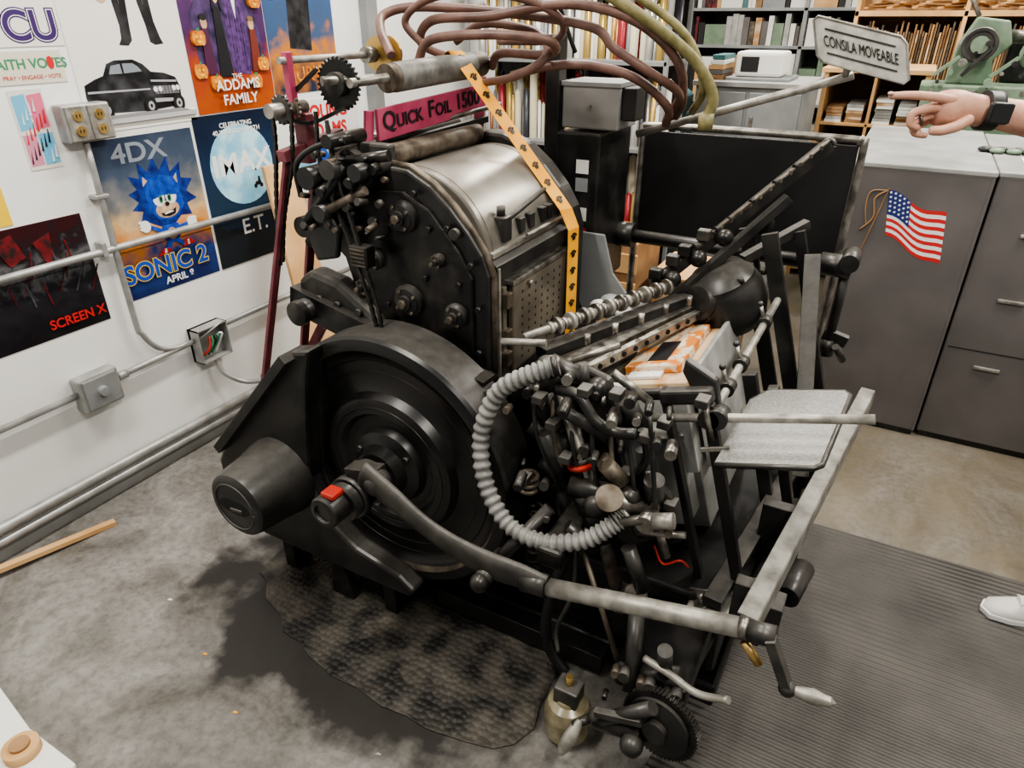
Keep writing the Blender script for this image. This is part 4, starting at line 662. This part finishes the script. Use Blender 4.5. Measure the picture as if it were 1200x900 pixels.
hose([(-1.18,1.95,1.62),(-1.05,1.93,1.645),(-.96,1.95,1.70),(-1.02,2.0,1.76),(-1.2,2.0,1.78),(-1.3,2.0,1.73)],.012)
hose([(-1.0,1.9,1.92),(-.85,1.95,1.88),(-.70,2.0,1.80),(-.58,2.1,1.70),(-.52,2.15,1.60),(-.53,2.15,1.53)],.016,HOSEY)
hose([(-.92,2.0,1.93),(-.74,2.05,1.85),(-.60,2.1,1.75),(-.55,2.15,1.62),(-.60,2.25,1.54)],.012,HOSEY);cyl('hose_nozzle',(-.53,2.15,1.55),(-.53,2.15,1.505),.022,HOSEY,R)
tube('black_air_cable',[(-1.4,2.0,1.95),(-1.2,2.0,1.88),(-1.05,2.1,1.9),(-.98,2.2,1.7)],.007,BLKP,R)
# sign (on the pole)
S=grp('name_sign')
sx0=Vector((-.305,2.28,1.805));ux=Vector((.245,.0,-.055));uz=Vector((.035,.0,-.115))
def SP(u,v,d=0): return sx0+ux*u+uz*(1-v)+Vector((0,-d,0))
cor=[(.06,0),(.94,0),(1,.12),(1,.88),(.94,1),(.06,1),(0,.88),(0,.12)]
vs=[SP(a_,b_) for a_,b_ in cor]+[SP(a_,b_,-.008) for a_,b_ in cor]
add('sign_plate',vs,[tuple(range(8)),tuple(range(8,16))]+[(i,(i+1)%8,8+(i+1)%8,8+i) for i in range(8)],mat('silver_sign',(.42,.41,.37),.45,.15,(.62,.61,.56),26),S)
sweep('sign_border',[SP(a_,b_,.002) for a_,b_ in cor]+[SP(*cor[0],.002)],.003,STEELL,S,6)
o=text('sign_lettering','CONSILA MOVEABLE',(0,0,0),.05,BLK,S,rot=(0,0,0),ext=.0006,bold=0);xs=[v.co.x for v in o.data.vertices];ys=[v.co.y for v in o.data.vertices];x0_,x1_,y0_,y1_=min(xs),max(xs),min(ys),max(ys)
for v in o.data.vertices:
    u=(v.co.x-x0_)/(x1_-x0_);t=(v.co.y-y0_)/(y1_-y0_);q=SP(.10+.80*u,.38+.24*t,.003);v.co=q+Vector((0,v.co.z,0))
for b_ in(.24,.76): bar('sign_rule',SP(.12,b_,.003),SP(.88,b_,.003),.004,.002,DUST,S)
cyl('sign_stub',(-.19,2.295,1.65),(-.19,2.295,1.72),.01,STEELL,S)
# jar on floor
g=grp('oil_jar');lathe('jar_body',[(.050,0),(.064,.01),(.066,.09),(.056,.12),(.038,.13),(.035,.14)],(-.465,1.17,.012),(0,0,1),GLASS,g,32)
cyl('jar_oil',(-.465,1.17,.016),(-.465,1.17,.06),.058,RUST,g)
cyl('jar_pump',(-.465,1.17,.14),(-.465,1.17,.17),.02,STEEL,g);box('jar_cap',(-.50,1.14,.14),(-.43,1.20,.20),DUST,g,.006);cyl('jar_tube',(-.465,1.17,.19),(-.465,1.17,.23),.010,BRASS,g)
# ---------------------------------------------------------------- person at right (pointing)
P=grp('person')
def skinobj(name,verts,edges,radii,m,p,sub=2,root=0):
    me=bpy.data.meshes.new(name);me.from_pydata(verts,edges,[]);me.materials.append(m);o=bpy.data.objects.new(name,me);C.objects.link(o);o.parent=p
    mo=o.modifiers.new('skin','SKIN');
    for i,r in enumerate(radii):
        sv=me.skin_vertices[0].data[i];sv.radius=(r,r) if not isinstance(r,tuple) else r;sv.use_root=(i==root)
    mo.use_smooth_shade=True
    s_=o.modifiers.new('sub','SUBSURF');s_.levels=sub;s_.render_levels=sub;return o
W=Vector((.112,1.72,1.636));D=Vector((-.176,-.086,.014)).normalized();UPv=Vector((0,0,1));UPv=(UPv-D*UPv.dot(D)).normalized();Nn=D.cross(UPv).normalized()
if Nn.y>0: Nn=-Nn
def H(a,b,c_): return tuple(W+D*a+UPv*b+Nn*c_)
skinobj('forearm',[H(.0,0,0),H(.035,.0,0),H(.07,-.003,0),H(.092,-.006,0),H(-.05,-.004,0),H(-.12,-.01,0),H(-.26,-.03,0)],[(0,1),(1,2),(2,3),(0,4),(4,5),(5,6)],[(.026,.032),(.031,.038),(.033,.040),(.022,.032),(.029,.032),(.036,.038),(.044,.044)],SKIN,P)
def finger(name,pts,r): skinobj(name,[H(*q) for q in pts],[(i,i+1) for i in range(len(pts)-1)],[r]+[r*(1-.08*i) for i in range(1,len(pts))],SKIN,P)
finger('index_finger',[(.055,.014,.016),(.095,.018,.020),(.132,.019,.02),(.162,.017,.018),(.190,.013,.016)],.0105)
finger('middle_finger',[(.06,.002,.010),(.102,-.002,.014),(.134,-.014,.016),(.132,-.036,.017),(.110,-.042,.019)],.0105)
finger('ring_finger',[(.06,-.010,.0),(.098,-.018,.004),(.122,-.034,.006),(.114,-.052,.009),(.094,-.054,.010)],.010)
finger('little_finger',[(.055,-.018,-.012),(.086,-.028,-.010),(.104,-.044,-.008),(.094,-.056,-.004),(.080,-.054,0)],.0088)
finger('thumb',[(.018,-.012,.022),(.048,-.030,.034),(.076,-.040,.036),(.100,-.042,.032)],.0125)
ball('fingernail',H(.188,.0185,.020),.006,mat('nail',(.62,.38,.32),.25),P,(1,1,.6))
torus('ring',H(.110,-.026,.005),tuple(D+UPv*-.6),.0115,.0025,STEEL,P,20)
sweep('watch_strap',[Vector(H(-.006-.004*i,0,0)) for i in range(8)],lambda t:.037,BLKP,P,28,.92)
hexa('watch_case',[H(-.044,-.02,.028),H(.0,-.02,.028),H(.0,.02,.028),H(-.044,.02,.028),H(-.044,-.02,.044),H(.0,-.02,.044),H(.0,.02,.044),H(-.044,.02,.044)],BLKP,P,.006)
hexa('watch_screen',[H(-.041,-.017,.044),H(-.003,-.017,.044),H(-.003,.017,.044),H(-.041,.017,.044),H(-.041,-.017,.0452),H(-.003,-.017,.0452),H(-.003,.017,.0452),H(-.041,.017,.0452)],flat('watch_glass',(.01,.01,.012),.08),P,.001)
skinobj('torso_clothed',[(.88,2.26,.98),(.88,2.25,1.15),(.88,2.24,1.32),(.88,2.23,1.43),(.88,2.23,1.50),(.72,2.12,1.42),(.50,1.98,1.52),(.34,1.85,1.59),(1.03,2.36,1.42),(1.08,2.40,1.15)],[(0,1),(1,2),(2,3),(3,4),(3,5),(5,6),(6,7),(3,8),(8,9)],[(.15,.12),(.14,.11),(.16,.12),(.13,.09),.06,.065,.055,.05,.065,.05],FAB,P)
skinobj('legs',[(.88,2.26,.95),(.80,2.22,.90),(.80,2.24,.50),(.82,2.30,.10),(.97,2.32,.90),(.98,2.38,.50),(1.0,2.45,.10)],[(0,1),(1,2),(2,3),(0,4),(4,5),(5,6)],[.13,.09,.065,.05,.09,.065,.05],DEN,P)
skinobj('other_forearm',[(1.08,2.40,1.17),(1.05,2.34,.95),(1.03,2.30,.80)],[(0,1),(1,2)],[.042,.03,.035],SKIN,P)
skinobj('neck',[(.88,2.23,1.48),(.87,2.22,1.60)],[(0,1)],[.055,.055],SKIN,P);ball('head',(.86,2.21,1.68),.1,SKIN,P,(.95,.85,1.2));ball('hair',(.885,2.225,1.72),.105,HAIR,P,(.95,.92,1.05));ball('nose',(.765,2.15,1.67),.014,SKIN,P);ball('eye',(.785,2.19,1.695),.011,INKW,P);ball('eye',(.80,2.13,1.695),.011,INKW,P);box('mouth',(.775,2.13,1.625),(.785,2.18,1.632),INKR,P)
SN=mat('white_sneaker',(.58,.57,.54),.6)
def shoe(ox,oy,an):
    M=Matrix.Translation((ox,oy,0))@Matrix.Rotation(an,4,'Z')
    outl_=[(-.0,.0),(.02,.038),(.08,.048),(.16,.042),(.24,.040),(.28,.02),(.28,-.02),(.24,-.04),(.16,-.040),(.08,-.046),(.02,-.036)]
    def ring(sc,z,dx=0): return [M@Vector((dx+.14+(a_-.14)*sc,b_*sc,z)) for a_,b_ in outl_]
    n=len(outl_);rs=[ring(1,.012),ring(1.02,.035)]
    add('shoe_sole',sum(rs,[]),[tuple(range(n)),tuple(range(n,2*n))]+[(i,(i+1)%n,n+(i+1)%n,n+i) for i in range(n)],INKW,P,None,.004)
    lay=[[M@Vector((a_*.97+.004,b_*.95,.035)) for a_,b_ in outl_],[M@Vector((a_*.95+.008,b_*.93,.045+.02*min(1,a_/.12))) for a_,b_ in outl_],[M@Vector((.05+a_*.80,b_*.72,.055+.05*min(1,a_/.2))) for a_,b_ in outl_],[M@Vector((.14+a_*.5,b_*.6,.11)) for a_,b_ in outl_]]
    fs=[]
    for j in range(3):
        for i in range(n): fs.append((j*n+i,j*n+(i+1)%n,(j+1)*n+(i+1)%n,(j+1)*n+i))
    fs.append(tuple(range(3*n,4*n)));add('shoe_upper',sum(lay,[]),fs,SN,P,True)
    for k in range(4): q=M@Vector((.10+.025*k,0,.098+.012*k));q2=M@Vector((.10+.025*k,-.025,.088+.012*k));q3=M@Vector((.10+.025*k,.025,.088+.012*k));tube('lace',[q2,q+Vector((0,0,.004)),q3],.003,PAPER,P)
shoe(.585,2.25,.2);shoe(.76,2.40,.3)
# ---------------------------------------------------------------- background
g=grp('foil_roll_rack');box('back_panel',(-2.5,4.34,0),(-1.22,4.35,2.3),DUST,g,0)
for z in(.1,.62,1.10,1.56,2.05): box('shelf',(-2.5,3.95,z),(-1.22,4.34,z+.025),GREY,g)
for xx in(-2.5,-1.86,-1.24):
    for yy in(3.95,4.31): box('post',(xx,yy,0),(xx+.025,yy+.025,2.3),GREY,g)
cols=[BRASS,mat('gold_foil',(.50,.34,.11),.3,.6),mat('silver_foil',(.45,.45,.44),.3,.6),PAPER,mat('red_foil',(.30,.03,.04),.3,.4),mat('copper_foil',(.36,.16,.08),.3,.6),GREY,mat('cream_box',(.58,.53,.40),.6),mat('gold_foil2',(.40,.29,.09),.3,.5),mat('dark_foil',(.05,.05,.06),.3,.4)]
rolls=[[] for _ in cols]
for z,h in((.125,.44),(.645,.42),(1.125,.40),(1.585,.42),(2.075,.35)):
    for row,y_ in((0,4.22),(1,4.04)):
        xx=-2.46
        while xx<-1.27:
            r=random.choice([.010,.012,.016,.02,.024]);k=random.randrange(len(cols));hh=h*random.uniform(.75,1) if row==0 else h*random.uniform(.45,.95);rolls[k].append((xx+r,y_+random.uniform(0,.04),z,r,hh));xx+=2*r+.002
for k,L_ in enumerate(rolls):
    vs=[];fs=[]
    for (a_,b_,z,r,hh) in L_:
        for rr,z0,z1 in((r,z,z+hh),(r*.5,z+hh,z+hh+.01)):
            s0=len(vs)
            for zz in(z0,z1): vs+=[(a_+rr*math.cos(t*math.pi/6),b_+rr*math.sin(t*math.pi/6),zz) for t in range(12)]
            fs+=[(s0+i,s0+(i+1)%12,s0+12+(i+1)%12,s0+12+i) for i in range(12)]+[tuple(range(s0+12,s0+24))]
    if vs: add('rolls',vs,fs,cols[k],g,True)
def storecab(x0,x1,y0,y1,h):
    g=grp('storage_cabinet');box('body',(x0,y0,0),(x1,y1,h-.03),GREY,g);box('worktop',(x0-.02,y0-.03,h-.03),(x1+.02,y1,h),CABT,g)
    n=max(1,round((x1-x0)/.32))
    for i in range(n):
        a_=x0+(x1-x0)*i/n;box('door',(a_+.01,y0-.015,.08),(a_+(x1-x0)/n-.01,y0,h-.06),GREY,g,.004);box('door_handle',(a_+.04,y0-.03,h-.3),(a_+.055,y0-.015,h-.2),STEEL,g,.002)
storecab(-1.30,-.62,4.9,5.6,1.43)
g=grp('label_printer');box('body',(-1.10,5.05,1.45),(-.80,5.35,1.60),PAPER,g,.02);box('front',(-1.06,5.045,1.48),(-.95,5.05,1.57),BLKP,g,0);box('stand',(-1.14,5.0,1.431),(-.74,5.4,1.449),GREY,g)
g=grp('book_pile')
for i in range(5): box('book',(-1.28+.01*i,5.0,1.431+.03*i),(-1.16,5.3,1.459+.03*i),[WOODD,CABG,WOOD,PAPER,TEAL][i],g)
# open wooden shelf unit with stacked paper
g=grp('wooden_shelf_unit')
box('side_l',(-.60,5.6,0),(-.57,6.3,1.46),WOOD,g);box('side_r',(.02,5.6,0),(.05,6.3,1.46),WOOD,g);box('top',(-.62,5.58,1.46),(.07,6.32,1.49),WOOD,g);box('back',(-.60,6.28,0),(.05,6.3,1.46),WOODD,g);box('mid',(-.28,5.6,0),(-.26,6.3,1.46),WOOD,g)
for z in(.05,.45,.80,1.12): box('shelf',(-.57,5.6,z),(.02,6.28,z+.02),WOOD,g)
for z in(.07,.47,.82,1.14):
    for a_ in(-.55,-.42,-.24,-.10):
        hh=random.uniform(.06,.28);n=int(hh/.02)
        for i in range(n): box('paper_stack',(a_+random.uniform(0,.01),5.62+random.uniform(0,.03),z+.02*i),(a_+.11,6.1,z+.02*i+.018),random.choice([PAPER,CARD,WOODD,LGREY,CABT]),g,0)
g=grp('shipping_carton');box('carton',(-.50,5.7,1.491),(-.2,6.0,1.60),CARD,g);box('tape',(-.38,5.695,1.51),(-.33,6.0,1.602),WOOD,g,0)
g=grp('wood_furniture_rack')
box('shelf',(-.6,6.9,1.25),(.95,7.3,1.28),WOODD,g);box('back',(-.6,7.28,0),(.95,7.3,2.0),WOODD,g);box('top',(-.6,6.9,1.80),(.95,7.3,1.84),WOOD,g)
for xx in(-.6,.17,.93): box('upright',(xx,6.9,0),(xx+.03,7.3,2.0),WOOD,g)
for i in range(75):
    a_=-.56+i*.020;box('slat',(a_,6.93+.02*(i%3),1.28),(a_+.013,7.2,1.28+.40+.09*random.random()),[WOOD,WOODD,CARD,WOODD,RUST][i%5],g,0)
for i in range(30): bar('loose_strip',(-.55+.045*i,6.95,1.86+.02*(i%4)),(-.35+.045*i,7.2,1.87+.03*(i%3)),.015,.03,[WOOD,WOODD][i%2],g)
g=grp('bench_lathe');box('stand',(.02,5.0,0),(.80,5.6,1.38),GREEN,g,.01);box('bed',(.0,5.0,1.38),(.85,5.35,1.45),GREEN,g,.01)
prism('column',[(.12,1.45),(.36,1.45),(.33,1.58),(.40,1.66),(.36,1.78),(.20,1.80),(.14,1.66)],'Y',5.08,5.26,GREEN,g,.01)
lathe('hand_wheel',[(.085,0),(.09,.01),(.085,.02),(.07,.02),(.07,.01),(.0005,.01)],(.24,5.0,1.66),(0,-1,0),DUST,g,32);lathe('wheel_hub',[(.045,0),(.045,.03),(.0005,.035)],(.24,4.99,1.66),(0,-1,0),GREEN,g,32);cyl('spindle',(.36,5.15,1.70),(.75,5.15,1.70),.035,STEEL,g);box('tailstock',(.62,5.06,1.45),(.78,5.26,1.70),GREEN,g,.01);lathe('pulley',[(.08,0),(.08,.03),(.03,.035),(.0005,.035)],(.52,5.03,1.62),(0,-1,0),GREEN,g,32);cyl('lever',(.20,5.0,1.8),(.10,5.0,1.95),.012,STEEL,g);ball('lever_knob',(.10,5.0,1.95),.025,BLK,g)
for k in range(10): bolt((.06+.075*k,5.0,1.42),(0,-1,0),.012,g,STEEL);
for k in range(14): cyl('machine_detail',(.08+.05*k,4.99,1.47+.05*(k%5)),(.08+.05*k,4.92,1.47+.05*(k%5)),.010+.006*(k%3),[DUST,GREEN,STEEL,BLK][k%4],g)
for k in range(5): bar('machine_link',(.05+.14*k,4.97,1.50),(.16+.14*k,4.97,1.60+.05*(k%2)),.02,.02,[GREEN,DUST][k%2],g)
box('motor',(.40,5.3,1.45),(.6,5.5,1.72),BLK,g,.02)
g=grp('teal_cutting_machine');box('base',(-1.78,4.95,0),(-1.42,5.4,1.2),TEAL,g,.02);prism('frame',[(-1.80,1.2),(-1.40,1.2),(-1.38,1.32),(-1.50,1.40),(-1.48,1.55),(-1.56,1.62),(-1.70,1.58),(-1.72,1.40),(-1.82,1.32)],'Y',5.0,5.2,TEAL,g,.02);cyl('wheel',(-1.58,4.98,1.46),(-1.58,4.94,1.46),.08,STEEL,g);cyl('shaft',(-1.72,5.0,1.60),(-1.38,5.0,1.62),.02,STEEL,g)
g=grp('cardboard_box');box('carton',(-.98,3.3,0),(-.55,3.7,.62),CARD,g);box('flap',(-1.0,3.28,.62),(-.53,3.72,.635),WOOD,g)
g=grp('wooden_crate');box('crate_body',(-1.5,3.2,0),(-1.05,3.6,.80),WOODD,g)
for i in range(5): box('crate_slat',(-1.51,3.185,.05+.15*i),(-1.04,3.2,.15+.15*i),WOOD,g)
g=grp('storage_shelf');box('back_panel',(-2.4,8.79,0),(3.4,8.8,3.0),DUST,g,0)
for z in(.4,.95,1.5,1.85,2.2,2.6): box('shelf',(-2.4,8.3,z),(3.4,8.79,z+.03),GREY,g)
for xx in(-2.4,-1.2,0,1.2,2.4,3.37): box('post',(xx,8.3,0),(xx+.04,8.79,3.0),GREY,g)
pal=[CARD,PAPER,GREY,WOOD,CABG,CABT,PAPER,WOODD,RUST,LGREY,BLKP,INKD,TEAL,GREEN]
for z,hm in((.43,.48),(.98,.48),(1.53,.30),(1.88,.30),(2.23,.34),(2.63,.36)):
    xx=-2.3
    while xx<3.2:
        w_=random.choice([.03,.04,.05,.06,.1,.22]);box('stored_box',(xx,8.35,z),(xx+w_,8.7,z+hm*random.uniform(.6,1)),random.choice(pal),g,0);xx+=w_+random.uniform(.002,.01)
g=grp('work_bench');box('top',(1.0,4.6,.95),(2.6,5.4,1.0),WOODD,g);
for xx in(1.05,2.5): box('leg',(xx,4.65,0),(xx+.06,5.35,.95),WOODD,g)
# ---------------------------------------------------------------- camera
cam=bpy.data.cameras.new('camera');co=bpy.data.objects.new('camera',cam);C.objects.link(co)
cam.sensor_width=36;cam.lens=36*800/1200;cam.clip_start=.05
co.location=(0,0,1.8);co.rotation_euler=(math.radians(90-28.3),0,math.radians(28.8))
bpy.context.scene.camera=co
